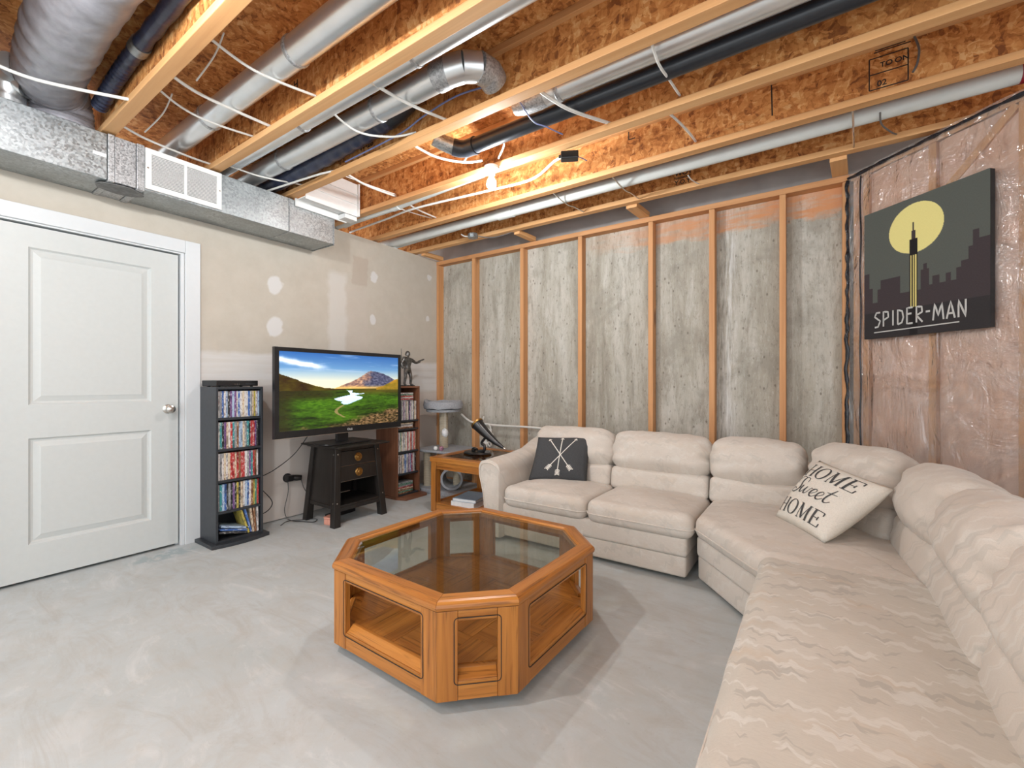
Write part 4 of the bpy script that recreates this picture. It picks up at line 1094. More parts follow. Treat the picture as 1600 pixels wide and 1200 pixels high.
# ================================================================== END TABLE AND THINGS ON IT
et = thing('end_table', 'square oak end table with a glass top beside the sofa arm', 'end table', (-2.505, 3.245, 0))
h = .36; H = .492
for sx in (-1, 1):
    for sy in (-1, 1):
        MB().box(sx * h, sx * (h - .062), sy * h, sy * (h - .062), 0, H - .045).build('leg', 'oak_z', et, bevel=.003)
for s in (-1, 1):
    MB().box(-h + .063, h - .063, s * (h - .004), s * (h - .03), H - .105, H - .046).build('apron', 'oak_x', et, bevel=.002)
    MB().box(s * (h - .004), s * (h - .03), -h + .063, h - .063, H - .105, H - .046).build('apron', 'oak_y', et, bevel=.002)
    MB().box(-h + .063, h - .063, s * (h - .002), s * (h - .03), .012, .085).build('bottom_rail', 'oak_x', et, bevel=.002)
    MB().box(s * (h - .002), s * (h - .03), -h + .063, h - .063, .012, .085).build('bottom_rail', 'oak_y', et, bevel=.002)
    MB().box(-h - .008, h + .008, s * (h + .008), s * (h - .075), H - .045, H).build('top_rail', 'oak_x', et, bevel=.006)
    MB().box(s * (h + .008), s * (h - .075), -h + .0755, h - .0755, H - .045, H).build('top_rail', 'oak_y', et, bevel=.006)
MB().box(-h + .076, h - .076, -h + .076, h - .076, H - .012, H - .004).build('glass_panel', 'glass', et)
MB().box(-h + .03, h - .03, -h + .03, h - .03, .060, .080).build('shelf', 'oak_x', et)
for x0, x1 in ((-h + .063, -h + .063), (h - .063, h - .063)):
    MB().tube([(x0, -h - .0005, .10), (x0, -h - .0005, H - .11)], .002, 6).build('groove', 'ink', et)

for i, (w, d, t, rz, lab, cat) in enumerate(((.24, .30, .045, .10, 'thick white book lying under a slate-covered one in the end table', 'book'), (.23, .28, .025, .18, 'slate-covered book on top of a white one in the end table', 'book'))):
    z = .0806 + (0, .0458)[i]
    b = thing('book', lab, cat, (-2.53, 3.06, z), rz, 'books on the end table shelf')
    box_obj('pages', -w / 2 + .003, w / 2 - .004, -d / 2 + .004, d / 2 - .004, .002, t - .002, 'paper', b)
    cov = MB(); cov.box(-w / 2, w / 2, -d / 2, d / 2, 0, .002); cov.box(-w / 2, w / 2, -d / 2, d / 2, t - .002, t); cov.box(-w / 2, -w / 2 + .003, -d / 2, d / 2, .002, t - .002)
    cov.build('cover', ('paper', 'book_cover')[i], b)

hn = thing('drinking_horn', 'polished black horn with a brass rim on a scrolled black stand', 'ornament', (-2.63, 3.26, H + .0005))
MB().lathe([(0, 0), (.105, 0), (.108, .006), (.100, .016), (0, .018)], 28, Matrix.Scale(1.35, 4, (1, 0, 0))).build('stand_base', 'black', hn, True)
P = spline([(.01, 0, .016), (.075, 0, .03), (.085, 0, .075), (.05, 0, .10), (.085, 0, .145), (.11, 0, .18)], 10)
MB().tube(P, [.016 - .006 * i / len(P) for i in range(len(P))], 12).build('stand_scroll', 'black', hn, True)
P = spline([(-.02, 0, .03), (-.06, 0, .022), (-.045, 0, .045), (.0, 0, .035)], 8); MB().tube(P, .010, 10).build('stand_curl', 'black', hn, True)
P = spline([(-.005, 0, .282), (.035, 0, .245), (.10, 0, .195), (.165, 0, .15), (.235, 0, .108), (.305, 0, .075)], 10); n = len(P)
MB().tube(P, [.056 * (1 - i / n) ** .8 + .006 for i in range(n)], 24).build('horn', 'black', hn, True)
a, b = P[0], P[1]; d = (a - b).normalized()
MB().tube([a - d * .012, a - d * .010, a + d * .006, a + d * .007, a + d * .002], [.0615, .064, .064, .054, .050], 24).build('rim', 'brass', hn, True)
MB().tube([P[-1], P[-1] + (P[-1] - P[-3]).normalized() * .018], [.0065, .003], 10).build('tip', 'steel', hn, True)

# ================================================================== CAT TREE
kt = thing('cat_tree', 'grey plush and sisal cat tree with a round bed and tunnel in the corner', 'cat tree', (-3.30, 3.575, 0))
MB().prism(round_poly([(-.30, -.255), (.34, -.255), (.34, .25), (-.30, .25)], .03), 0, .05).build('base', 'carpet_grey', kt, bevel=.01)
MB().lathe([(.043, .05), (.043, .425)], 20, Matrix.Translation((-.17, -.13, 0))).build('lower_post', 'sisal', kt, True)
MB().lathe([(.043, .05), (.043, .425)], 20, Matrix.Translation((.155, -.02, 0))).build('lower_post', 'sisal', kt, True)
MB().prism(round_poly([(-.29, -.26), (.33, -.22), (.34, .20), (-.25, .25)], .08), .426, .452).build('middle_platform', 'carpet_grey', kt, bevel=.008)
MB().lathe([(.048, .453), (.048, .842)], 20, Matrix.Translation((-.045, -.01, 0))).build('upper_post', 'sisal', kt, True)
MB().lathe([(.0, .843), (.180, .843), (.185, .85), (.185, .868), (0, .868)], 30, Matrix.Translation((-.05, -.01, 0))).build('bed_board', 'carpet_grey', kt, True)
mb = MB(); prof = [(.0, .869), (.17, .869), (.205, .880), (.214, .915), (.202, .955), (.175, .962), (.158, .94), (.15, .905), (.0, .895)]
mb.lathe(prof, 36, Matrix.Translation((-.05, -.01, 0))); bo = mb.build('bed', 'carpet_grey', kt, True)
for v in bo.data.vertices:
    q = Vector(v.co); v.co.z += .022 * noise.noise(q * 11); v.co.x += .01 * noise.noise(q * 8 + Vector((5, 0, 0)))
tn = MB(); rT, yT = .115, (-.25, .02)
R1 = [[(rT * math.cos(2 * PI * k / 32), y, rT * math.sin(2 * PI * k / 32)) for k in range(32)] for y in yT]
R2 = [[((rT - .022) * math.cos(2 * PI * k / 32), y, (rT - .022) * math.sin(2 * PI * k / 32)) for k in range(32)] for y in yT]
tn.rings([R1[0], R1[1], R2[1], R2[0], R1[0]], True, False); tt = tn.build('tunnel', 'carpet_grey', kt, True); tt.location = (.07, .03, .168); tt.rotation_euler = (0, 0, .62)
MB().tube([(.085, -.13, .843), (.085, -.13, .66)], .002, 6).build('toy_string', 'cable', kt, True)
pm = MB(); pm.lathe([(.035 * math.sin(PI * k / 10), -.035 * math.cos(PI * k / 10)) for k in range(11)], 16, Matrix.Translation((.085, -.13, .63)) @ Matrix.Scale(1.35, 4, (0, 0, 1)))
po = pm.build('pompom', 'paper', kt, True)
for v in po.data.vertices: v.co += Vector((noise.noise(v.co * 90), noise.noise(v.co * 80), noise.noise(v.co * 70))) * .012
for (x, y, r, m, lab) in ((-3.275, 3.365, .022, 'porcelain', 'white toy ball on the cat tree middle platform'), (-3.20, 3.375, .024, 'pinkish', 'pink and purple toy ball on the cat tree middle platform')):
    if m == 'pinkish': M[m] = plain('mottled_toy', (.36, .17, .24), .5, 0, .7, 60, .3)
    t = MB(); t.lathe([(r * math.sin(PI * k / 8), r - r * math.cos(PI * k / 8)) for k in range(9)], 14)
    for k in range(3): t.tube([(r * 1.01 * math.cos(a), r * 1.01 * math.sin(a) * math.cos(k), r + r * 1.01 * math.sin(a) * math.sin(k)) for a in [2 * PI * j / 16 for j in range(17)]], .0012, 4, False)
    tag(t.build('toy_ball', m, None, True, loc=(x, y, .4525)), lab, 'toy ball', 'toys on the cat tree')

# cable along the studs and its tangle
tag(MB().tube(spline([(-3.33, YS - .008, .80), (-3.18, YS - .012, .72), (-2.95, YS - .012, .705), (-2.75, YS - .012, .70), (-2.3, YS - .012, .70), (-1.9, YS - .012, .655), (-1.6, YS - .012, .60)], 8), .011, 8).build('cable', 'cable', None, True), 'thick white cable stapled across the studs behind the end table', 'cable')
P = [Vector((-2.93 + .05 * math.sin(k * .9), YS - .03 - .02 * math.sin(k * .5), .66 - .0046 * k + .05 * math.cos(k * 1.13))) for k in range(34)]
tag(MB().tube(spline([(-3.0, YS - .014, .79), (-3.02, YS - .03, .70)] + [tuple(p) for p in P] + [(-2.95, YS - .03, .46)], 3), .0075, 7).build('cable_bundle', 'cable', None, True), 'tangled bundle of white cable hanging at the stud behind the horn', 'cable')

# ================================================================== TV, STAND
sd = thing('nightstand', 'black stained wooden nightstand with two drawers and brass medallion pulls', 'nightstand', (-3.36, 2.355, 0))
# local x: towards the room, y: along the wall; feet spread wider than the top
fxo, fyo, txo, tyo, LH = .225, .262, .175, .215, .618
for sx in (-1, 1):
    for sy in (-1, 1):
        w0, w1 = .060, .048
        b = [(sx * fxo, sy * fyo, 0), (sx * (fxo - w0), sy * fyo, 0), (sx * (fxo - w0), sy * (fyo - w0), 0), (sx * fxo, sy * (fyo - w0), 0)]
        t = [(sx * txo, sy * tyo, LH), (sx * (txo - w1), sy * tyo, LH), (sx * (txo - w1), sy * (tyo - w1), LH), (sx * txo, sy * (tyo - w1), LH)]
        lg = MB().hexa(b, t).build('leg', 'black_wood', sd, bevel=.003)
        if sx > 0:
            for z in (.575, .19):
                f = z / LH; xx = fxo + (txo - fxo) * f; yy = sy * (fyo + (tyo - fyo) * f - .022)
                MB().lathe([(0, -.001), (.006, -.001), (.006, .002), (0, .003)], 10, Matrix.Translation((xx, yy, z)) @ Matrix.Rotation(PI / 2, 4, 'Y')).build('stud_nail', 'steel', lg, True)
            if sy < 0:
                for z in (.575, .19):
                    f = z / LH; xx = fxo + (txo - fxo) * f - .022; yy = -(fyo + (tyo - fyo) * f)
                    MB().lathe([(0, -.001), (.006, -.001), (.006, .002), (0, .003)], 10, Matrix.Translation((xx, yy, z)) @ Matrix.Rotation(PI / 2, 4, 'X')).build('stud_nail', 'steel', lg, True)
mb = MB(); mb.box(-.20, .20, -.235, .235, LH + .0005, LH + .010); mb.build('top_moulding', 'black_wood', sd, bevel=.003)
mb = MB(); mb.box(-.265, .262, -.252, .262, LH + .0105, LH + .026); mb.build('top', 'black_wood', sd, bevel=.005)
def yin(z): return fyo + (tyo - fyo) * z / LH - .046
def xin(z): return fxo + (txo - fxo) * z / LH
za, zb = .168, .617
for s in (-1, 1):
    MB().hexa([(-xin(za) + .05, s * (yin(za) + .030), za), (xin(za) - .05, s * (yin(za) + .030), za), (xin(za) - .05, s * (yin(za) + .018), za), (-xin(za) + .05, s * (yin(za) + .018), za)],
              [(-xin(zb) + .045, s * (yin(zb) + .030), zb), (xin(zb) - .045, s * (yin(zb) + .030), zb), (xin(zb) - .045, s * (yin(zb) + .018), zb), (-xin(zb) + .045, s * (yin(zb) + .018), zb)]).build('side_panel', 'black_wood', sd)
    MB().box(-.15, .15, s * (yin(.15) + .034), s * (yin(.15) + .016), .140, .1675).build('side_rail', 'black_wood', sd)
MB().hexa([(-.20, -yin(za), za), (-.188, -yin(za), za), (-.188, yin(za), za), (-.20, yin(za), za)], [(-.165, -yin(zb), zb), (-.153, -yin(zb), zb), (-.153, yin(zb), zb), (-.165, yin(zb), zb)]).build('back_panel', 'black_wood', sd)
MB().box(-.17, xin(.16) - .012, -yin(.16) - .004, yin(.16) + .004, .150, .166).build('shelf', 'black_wood', sd)
MB().box(xin(.16) - .030, xin(.16) - .008, -yin(.16) - .006, yin(.16) + .006, .118, .1495).build('front_rail', 'black_wood', sd)
for z0_, z1_ in ((.352, .466), (.474, .592)):
    y0, y1 = yin((z0_ + z1_) / 2) - .0025, 0
    b = [(-.12, -y0, z0_), (xin(z0_) - .010, -y0, z0_), (xin(z0_) - .010, y0, z0_), (-.12, y0, z0_)]
    t = [(-.12, -y0, z1_), (xin(z1_) - .010, -y0, z1_), (xin(z1_) - .010, y0, z1_), (-.12, y0, z1_)]
    dr = MB().hexa(b, t).build('drawer', 'black_wood', sd, bevel=.003)
    zm = (z0_ + z1_) / 2; mt = Matrix.Translation((xin(zm) - .0105, .0, zm)) @ Matrix.Rotation(PI / 2 - .08, 4, 'Y')
    MB().lathe([(0, 0), (.034, 0), (.036, .003), (.034, .006), (.028, .005), (.026, .007), (.012, .007), (.009, .010), (0, .011)], 26, mt).build('medallion_pull', 'brass', dr, True)
    MB().box(xin(z0_) - .016, xin(z0_) - .0085, -y0, y0, z0_ - .0035, z0_ - .0005).build('edge_strip', 'steel', dr)
MB().box(.10, xin(.60) - .012, -.165, .165, .5945, .617).build('front_apron', 'black_wood', sd)

tv = thing('television', 'large black flat television showing a green mountain valley on the nightstand', 'television', (-3.335, 2.31, .6446))
TX, TW, T0, T1_ = .045, .602, .092, .778      # front plane, half width, bottom, top (local)
fr = MB()
bz = .030
for y0, y1, z0_, z1_ in ((-TW, TW, T1_ - bz, T1_), (-TW, TW, T0, T0 + .052), (-TW, -TW + .033, T0 + .052, T1_ - bz), (TW - .033, TW, T0 + .052, T1_ - bz)):
    fr.box(TX - .035, TX, y0, y1, z0_, z1_)
tf = fr.build('bezel', 'black', tv)
MB().box(TX - .036, TX + .001, -TW - .002, TW + .002, T0 - .004, T0 - .0003).build('bottom_strip', 'steel', tf)
sh_ = MB(); sh_.hexa([(TX - .0355, -TW + .01, T0 + .01), (TX - .0355, TW - .01, T0 + .01), (TX - .0355, TW - .01, T1_ - .01), (TX - .0355, -TW + .01, T1_ - .01)],
                     [(TX - .085, -TW + .14, T0 + .06), (TX - .085, TW - .14, T0 + .06), (TX - .085, TW - .14, T1_ - .12), (TX - .085, -TW + .14, T1_ - .12)])
sh_.build('rear_shell', 'black_matte', tv, bevel=.01)
MB().box(TX - .075, TX - .045, -.055, .055, .014, T0 + .08).build('neck', 'black', tv, bevel=.004)
MB().prism(round_poly([(-.105, -.235), (.115, -.235), (.115, .235), (-.105, .235)], .09), 0, .014, Matrix.Translation((0, 0, 0))).build('foot', 'black', tv, bevel=.004)
# logo: ring with the letters LG
lm = Matrix.Translation((TX + .0008, .035, T0 + .016)) @ Matrix.Rotation(PI / 2, 4, 'Z') @ Matrix.Rotation(PI / 2, 4, 'X')
text_mesh('logo', 'LG', .022, 'paper', tf, lm, .0004)
lr_ = MB(); lr_.tube([(TX + .001, .022 + .008 * math.cos(a), T0 + .0245 + .008 * math.sin(a)) for a in [2 * PI * k / 20 for k in range(21)]], .0016, 5, False)
lr_.build('logo', 'paper', tf)

def lerp3(a, b, t): t = max(0, min(1, t)); return tuple(x + (y - x) * t for x, y in zip(a, b))
def sstep(a, b, x): t = max(0, min(1, (x - a) / (b - a))); return t * t * (3 - 2 * t)
def fbm(x, y, z=0, o=4):
    s = 0; am = .5
    for k in range(o): s += am * noise.noise(Vector((x, y, z + k * 5.3))); x *= 2.1; y *= 2.1; am *= .55
    return s
def inpoly(x, y, P):
    c = False
    for i in range(len(P)):
        x1, y1 = P[i - 1]; x2, y2 = P[i]
        if (y1 > y) != (y2 > y) and x < (x2 - x1) * (y - y1) / (y2 - y1) + x1: c = not c
    return c
def curve(P, x):
    for (xa, ya), (xb, yb) in zip(P[:-1], P[1:]):
        if xa <= x <= xb: return ya + (yb - ya) * (x - xa) / (xb - xa)
    return P[0][1] if x < P[0][0] else P[-1][1]
LAKE = [(.51, .50), (.56, .505), (.55, .535), (.62, .55), (.67, .545), (.58, .575), (.65, .60), (.635, .625), (.57, .665), (.53, .69), (.48, .695), (.46, .67), (.475, .655), (.43, .64), (.40, .615), (.46, .59), (.54, .565), (.53, .525)]
def valley(u, t):
    """sRGB-ish colour of the picture on the screen: u to the right, t downwards"""
    hillL = curve([(0, .28), (.06, .315), (.15, .375), (.25, .43), (.33, .463), (.45, .475), (1, .475)], u) + .012 * fbm(u * 14, 1)
    mount = curve([(.40, .475), (.46, .435), (.54, .385), (.60, .34), (.65, .285), (.70, .235), (.725, .218), (.78, .226), (.84, .25), (.90, .29), (.95, .335), (1, .38)], u) + .010 * fbm(u * 18, 4) if u > .40 else 9
    right = curve([(.78, .47), (.86, .43), (.93, .37), (1, .33)], u) + .012 * fbm(u * 16, 7) if u > .78 else 9
    n = fbm(u * 9, t * 14, 2); f = fbm(u * 40, t * 50, 5)
    if t < min(hillL, mount, right):
        c = lerp3((.16, .34, .58), (.40, .56, .70), t / .26); c = lerp3(c, (.92, .86, .70), (t - .20) / .24)
        cl = math.exp(-((t - .10 - .28 * u + .03 * fbm(u * 10, 3)) / .032) ** 2) * sstep(.40, .22, u)
        cl += .22 * sstep(.08, .34, fbm(u * 3, t * 20, 9)) * sstep(.45, .1, t)
        return lerp3(c, (.90, .91, .92), cl)
    if mount <= t < .475 and t < right and u > .40:
        lit = sstep(.02, -.06, (u - .735) + (t - .222) * .25 + .12 * n)
        rock = lerp3((.17, .18, .27), (.36, .37, .46), .5 + f * 1.6); gold = lerp3((.42, .31, .30), (.80, .62, .46), .5 + n + 1.4 * f)
        c = lerp3(rock, gold, lit * .9); c = lerp3(c, (.92, .74, .36), sstep(.42, .475, t) * .75)
        return c
    if right <= t < .50 and u > .78: return lerp3((.36, .34, .08), (.66, .48, .14), .5 + n * 1.4)
    if hillL <= t < .50 and u < .50:
        return lerp3((.16, .10, .05), (.27, .24, .06), .5 + n * 1.5 + (t - .4))
    if inpoly(u + .006 * f, t + .006 * n, LAKE): return lerp3((.86, .93, .97), (.70, .84, .93), (t - .5) / .2 + .3 * n)
    m = fbm(u * 3.2 + .6 * n, t * 15, 21); fine = fbm(u * 26, t * 70, 11)
    c = lerp3((.07, .12, .025), (.25, .40, .07), .48 + m * 1.5 + .55 * fine)
    mead = math.exp(-(((u - .27) / .22) ** 2 + ((t - .66) / .11) ** 2)) + .7 * math.exp(-(((u - .80) / .24) ** 2 + ((t - .66) / .08) ** 2)) + .6 * math.exp(-(((u - .42) / .2) ** 2 + ((t - .80) / .05) ** 2))
    c = lerp3(c, lerp3((.17, .33, .05), (.34, .52, .10), .5 + fine * 1.3), min(1, mead) * .75)
    c = lerp3(c, (.13, .12, .05), sstep(.14, .02, u) * .75)                      # dark left side
    c = lerp3(c, (.30, .24, .08), sstep(.60, .50, t) * sstep(.45, .7, u) * .8)   # golden far shore
    c = lerp3(c, (.15, .13, .06), sstep(.66, .55, t) * sstep(.5, .3, u) * .75)
    rk = sstep(-.02, .06, t - (.99 - .22 * sstep(.25, 1.0, u)) + .10 * n)
    c = lerp3(c, lerp3((.12, .09, .05), (.62, .47, .34), .42 + 1.5 * f + .5 * n), rk * .9)
    pth = abs(u - (.47 + .05 * math.sin(t * 22))) < .012 + .008 * n and .70 < t < .88
    if pth: c = lerp3(c, (.58, .48, .34), .75)
    return c
def s2l(c): return tuple(((x + .055) / 1.055) ** 2.4 if x > .04045 else max(0, x) / 12.92 for x in c)
def printed(name, P00, PU, PV, nu, nv, func, mat, parent, thick=.002):
    """a printed sheet: P00 top-left, PU across, PV down"""
    P00, PU, PV = Vector(P00), Vector(PU), Vector(PV)
    vs = [P00 + PU * (i / nu) + PV * (j / nv) for j in range(nv + 1) for i in range(nu + 1)]
    fs = [(j * (nu + 1) + i, (j + 1) * (nu + 1) + i, (j + 1) * (nu + 1) + i + 1, j * (nu + 1) + i + 1) for j in range(nv) for i in range(nu)]
    o = mesh_obj(name, vs, fs, mat, parent)
    ca = o.data.color_attributes.new('print', 'FLOAT_COLOR', 'POINT'); buf = []
    for j in range(nv + 1):
        for i in range(nu + 1): buf += [*s2l(func(i / nu, j / nv)), 1.0]
    ca.data.foreach_set('color', buf); return o
M['screen'] = attr_mat('lit_screen', .75, .25)
printed('screen', (TX - .004, -TW + .033, T1_ - bz), (0, 2 * TW - .066, 0), (0, 0, -(T1_ - bz - T0 - .052)), 260, 150, valley, 'screen', tv)

# ================================================================== MEDIA TOWERS
ORD = ['first', 'second', 'third', 'fourth', 'fifth', 'sixth', 'seventh', 'eighth', 'ninth', 'tenth', 'eleventh', 'twelfth', 'thirteenth', 'fourteenth', 'fifteenth', 'sixteenth', 'seventeenth', 'eighteenth', 'nineteenth', 'twentieth', 'twenty-first', 'twenty-second']
case_me = {}
def case_mesh(w, col):
    key = (round(w, 4), col)
    if key not in case_me:
        me = bpy.data.meshes.new('movie_case'); bm = bmesh.new()
        bmesh.ops.create_cube(bm, size=1); bmesh.ops.scale(bm, vec=(.136, w, .19), verts=bm.verts); bmesh.ops.translate(bm, vec=(-.068, 0, .095), verts=bm.verts)
        es = [e for e in bm.edges if abs(e.verts[0].co.x) < 1e-4 and abs(e.verts[1].co.x) < 1e-4]
        bmesh.ops.bevel(bm, geom=es, offset=.0015, segments=1, affect='EDGES'); bm.to_mesh(me); bm.free()
        me.materials.append(M['spine_' + col]); case_me[key] = me
    return case_me[key]
def case(w, col, loc, rot, label, group):
    o = bpy.data.objects.new('movie_case', case_mesh(w, col)); C.objects.link(o); o.location = loc; o.rotation_euler = rot
    return tag(o, label, 'movie case', group)

def tower(name, label, cat, y0, y1, xf, ztop, shelves, mats, base, depth=.27):
    side, shelfm = mats
    t = thing(name, label, cat, (XL + .006, (y0 + y1) / 2, 0))
    x1 = xf - XL - .006; hw = (y1 - y0) / 2; th = .016
    for s in (-1, 1): MB().box(0, x1, s * hw, s * (hw - th), .026, ztop).build('side_panel', side, t, bevel=.002)
    MB().box(0, x1, -hw + th, hw - th, ztop - .018, ztop).build('top_panel', shelfm, t, bevel=.002)
    MB().box(0.002, .008, -hw + th, hw - th, .026, ztop - .018).build('back_panel', 'black_lam', t)
    for z in shelves: MB().box(.008, x1 - .004, -hw + th, hw - th, z - .016, z).build('shelf', shelfm if side == 'black_lam' else 'black_lam', t, bevel=.001)
    P = base(x1, hw); MB().prism(P, 0, .025).build('base', side if side != 'walnut_z' else 'walnut_y', t, bevel=.003)
    return t
SH1 = (.905, .683, .462, .243, .041)
tower('media_tower', 'tall black media tower packed with movie cases beside the door', 'media shelf', 1.385, 1.706, -3.452, 1.125, SH1, ('black_lam', 'black_lam'),
      lambda x1, hw: [(0, -hw - .035)] + [(x1 + .025 + .030 * math.sin(PI * k / 12), -hw - .035 + (2 * hw + .07) * k / 12) for k in range(13)] + [(0, hw + .035)])
row_names = ('top', 'second', 'middle', 'fourth')
pal = [
    ['white', 'grey', 'blue', 'white', 'pale blue', 'black', 'purple', 'pale blue', 'purple', 'white', 'blue', 'white', 'cream', 'white', 'white', 'blue', 'grey', 'cream', 'yellow', 'white', 'pale blue'],
    ['white', 'teal', 'black', 'purple', 'cream', 'white', 'red', 'teal', 'grey', 'brown', 'pale blue', 'pale blue', 'cream', 'grey', 'teal', 'black', 'red', 'red', 'purple', 'black', 'grey'],
    ['white', 'grey', 'white', 'cream', 'white', 'cream', 'red', 'red', 'cream', 'red', 'brown', 'red', 'red', 'white', 'grey', 'purple', 'teal', 'red', 'brown', 'white', 'green'],
    ['grey', 'teal', 'pale blue', 'blue', 'black', 'grey', 'black', 'purple', 'black', 'yellow', 'black', 'cream', 'white', 'pale blue', 'blue', 'white', 'brown', 'yellow', 'green', 'red', 'brown'],
]
XFR = -3.468
for r in range(4):
    y = 1.385 + .018; k = 0
    g = ('movie cases on the %s shelf of the black tower' % row_names[r])
    while k < len(pal[r]):
        w = random.choice((.0128, .0135, .014, .0145)); col = pal[r][k]
        if y + w > 1.706 - .0175: break
        lean = .10 if (r == 3 and k > 11) else 0.0
        case(w - .0004, col, (XFR - random.uniform(0, .006), y + w / 2 + (.0 if not lean else .002), SH1[r] + .0005 + (.0008 if lean else 0)), (-lean * .12, 0, 0),
             '%s movie case, %s from left, %s shelf of the black tower' % (col, ORD[k], row_names[r]), g)
        y += w; k += 1
zb_ = SH1[4] + .0006
g = 'movie cases on the bottom shelf of the black tower'
def lying(col, y, z, ang, lab, w=.014): case(w, col, (XFR, y, z), (ang, 0, 0), lab, g)
lying('black', 1.414, zb_ + .052, -1.79, 'black movie case lying lowest on the bottom shelf of the black tower')
lying('blue', 1.421, zb_ + .073, -1.82, 'blue movie case lying second from bottom on the black tower bottom shelf')
lying('pale blue', 1.428, zb_ + .093, -1.84, 'pale blue movie case lying on two others, black tower bottom shelf')
lying('yellow', 1.612, zb_ + .004, .30, 'yellow movie case leaning left on the bottom shelf of the black tower')
lying('blue', 1.629, zb_ + .004, .25, 'blue movie case leaning behind the yellow one, black tower bottom shelf')
lying('cream', 1.645, zb_ + .002, .12, 'cream movie case leaning slightly on the bottom shelf, black tower')
lying('brown', 1.660, zb_ + .001, .07, 'brown movie case near the right end of the black tower bottom shelf')
lying('white', 1.675, zb_ + .0005, .02, 'white movie case at the right end of the black tower bottom shelf', .013)

pb_ = thing('disc_player', 'slim black disc player lying on top of the black media tower', 'disc player', (-3.585, 1.535, 1.1253))
box_obj('case', -.115, .115, -.142, .142, .006, .046, 'black_matte', pb_, .003)
box_obj('front_panel', .1151, .118, -.140, .140, .008, .044, 'black', pb_, .001)
for sx in (-.08, .08):
    for sy in (-.11, .11): MB().lathe([(.010, 0), (.010, .006)], 10, Matrix.Translation((sx, sy, 0))).build('foot', 'black_matte', pb_)
for yy in (-.02, -.005, .01): MB().box(.1181, .119, yy - .002, yy + .002, .018, .022).build('indicator', 'steel', pb_)
MB().box(.1181, .119, .05, .12, .018, .024).build('display', 'black_lam', pb_)

SH2 = (.778, .694, .468, .247, .041)
tower('media_tower', 'narrow walnut media tower half hidden behind the television', 'media shelf', 2.965, 3.268, -3.405, 1.122, SH2, ('walnut_z', 'walnut_y'),
      lambda x1, hw: [(0, -hw - .01), (x1, -hw - .01), (x1 + .10, -hw + .03), (x1 + .10, hw + .005), (x1 + .06, hw + .03), (0, hw + .03)])
X2 = -3.422
def row2(z, cols, nm, y0=2.983, y1=3.248):
    y = y0; k = 0
    for col in cols:
        w = random.choice((.013, .0138, .0145))
        if y + w > y1: break
        case(w - .0004, col, (X2 - random.uniform(0, .006), y + w / 2, z + .0005), (0, 0, 0), '%s movie case, %s from left, %s shelf of the walnut tower' % (col, ORD[k], nm), 'movie cases on the %s shelf of the walnut tower' % nm)
        y += w; k += 1
def stack2(z, cols, nm, y0=2.985):
    for k, col in enumerate(cols):
        case(.0138, col, (X2 - random.uniform(0, .008), y0 + random.uniform(0, .006), z + .0072 + k * .0142), (-PI / 2, 0, 0), '%s movie case, %s up in the flat stack %s of the walnut tower' % (col, ORD[k], nm), 'flat stacked movie cases in the walnut tower')
row2(SH2[0], ['grey', 'white', 'cream', 'black', 'grey', 'white', 'purple', 'white', 'grey', 'cream', 'white', 'black', 'purple', 'white', 'grey', 'white', 'black', 'cream', 'white'], 'top')
for k, col in enumerate(['grey', 'red', 'white', 'red', 'green', 'white']):
    case(.0138, col, (X2 - random.uniform(0, .01), 3.005 + random.uniform(0, .006), SH2[0] + .1985 + k * .0142), (-PI / 2, 0, 0), '%s movie case, %s up in the flat stack topping the walnut tower row' % (col, ORD[k]), 'flat stacked movie cases in the walnut tower')
stack2(SH2[1], ['brown', 'white', 'grey', 'cream'], 'above middle', 3.0)
row2(SH2[2], ['black', 'grey', 'white', 'green', 'cream', 'white', 'grey', 'white', 'cream', 'white', 'red', 'white', 'cream', 'red', 'grey', 'white', 'red', 'cream'], 'middle')
row2(SH2[3], ['grey', 'white', 'black', 'white', 'grey', 'cream', 'white', 'blue', 'pale blue', 'white', 'grey', 'purple', 'white', 'blue', 'red', 'grey', 'white', 'black'], 'fourth')
stack2(SH2[4], ['brown', 'green', 'brown', 'cream', 'red', 'grey', 'green', 'grey'], 'at the bottom', 3.0)

# figurine on the walnut tower (sculpted with a skin surface)
fg = thing('figurine', 'dark pewter figurine with one arm stretched out on the walnut tower', 'figurine', (-3.50, 3.185, 1.1225)); fg.scale = (1.36, 1.36, 1.36)
J = {'pel': (0, 0, .125), 'chest': (0, 0, .19), 'neck': (0, 0, .215), 'head': (.003, 0, .238), 'top': (.003, 0, .255),
     'shR': (0, .038, .203), 'elR': (.012, .075, .178), 'haR': (.02, .115, .190), 'shL': (0, -.038, .203), 'elL': (.0, -.060, .165), 'haL': (.012, -.052, .13),
     'hiR': (0, .020, .118), 'knR': (.008, .028, .068), 'anR': (0, .032, .014), 'toR': (.026, .036, .008), 'hiL': (0, -.020, .118), 'knL': (.008, -.026, .068), 'anL': (0, -.030, .014), 'toL': (.026, -.036, .008)}
Ed = [('pel', 'chest'), ('chest', 'neck'), ('neck', 'head'), ('head', 'top'), ('chest', 'shR'), ('shR', 'elR'), ('elR', 'haR'), ('chest', 'shL'), ('shL', 'elL'), ('elL', 'haL'), ('pel', 'hiR'), ('hiR', 'knR'), ('knR', 'anR'), ('anR', 'toR'), ('pel', 'hiL'), ('hiL', 'knL'), ('knL', 'anL'), ('anL', 'toL')]
rad = dict(pel=.021, chest=.030, neck=.010, head=.017, top=.012, shR=.016, elR=.011, haR=.009, shL=.016, elL=.011, haL=.009, hiR=.018, knR=.012, anR=.010, toR=.008, hiL=.018, knL=.012, anL=.010, toL=.008)
ks = list(J); me_ = bpy.data.meshes.new('body'); me_.from_pydata([J[k] for k in ks], [(ks.index(a), ks.index(b)) for a, b in Ed], [])
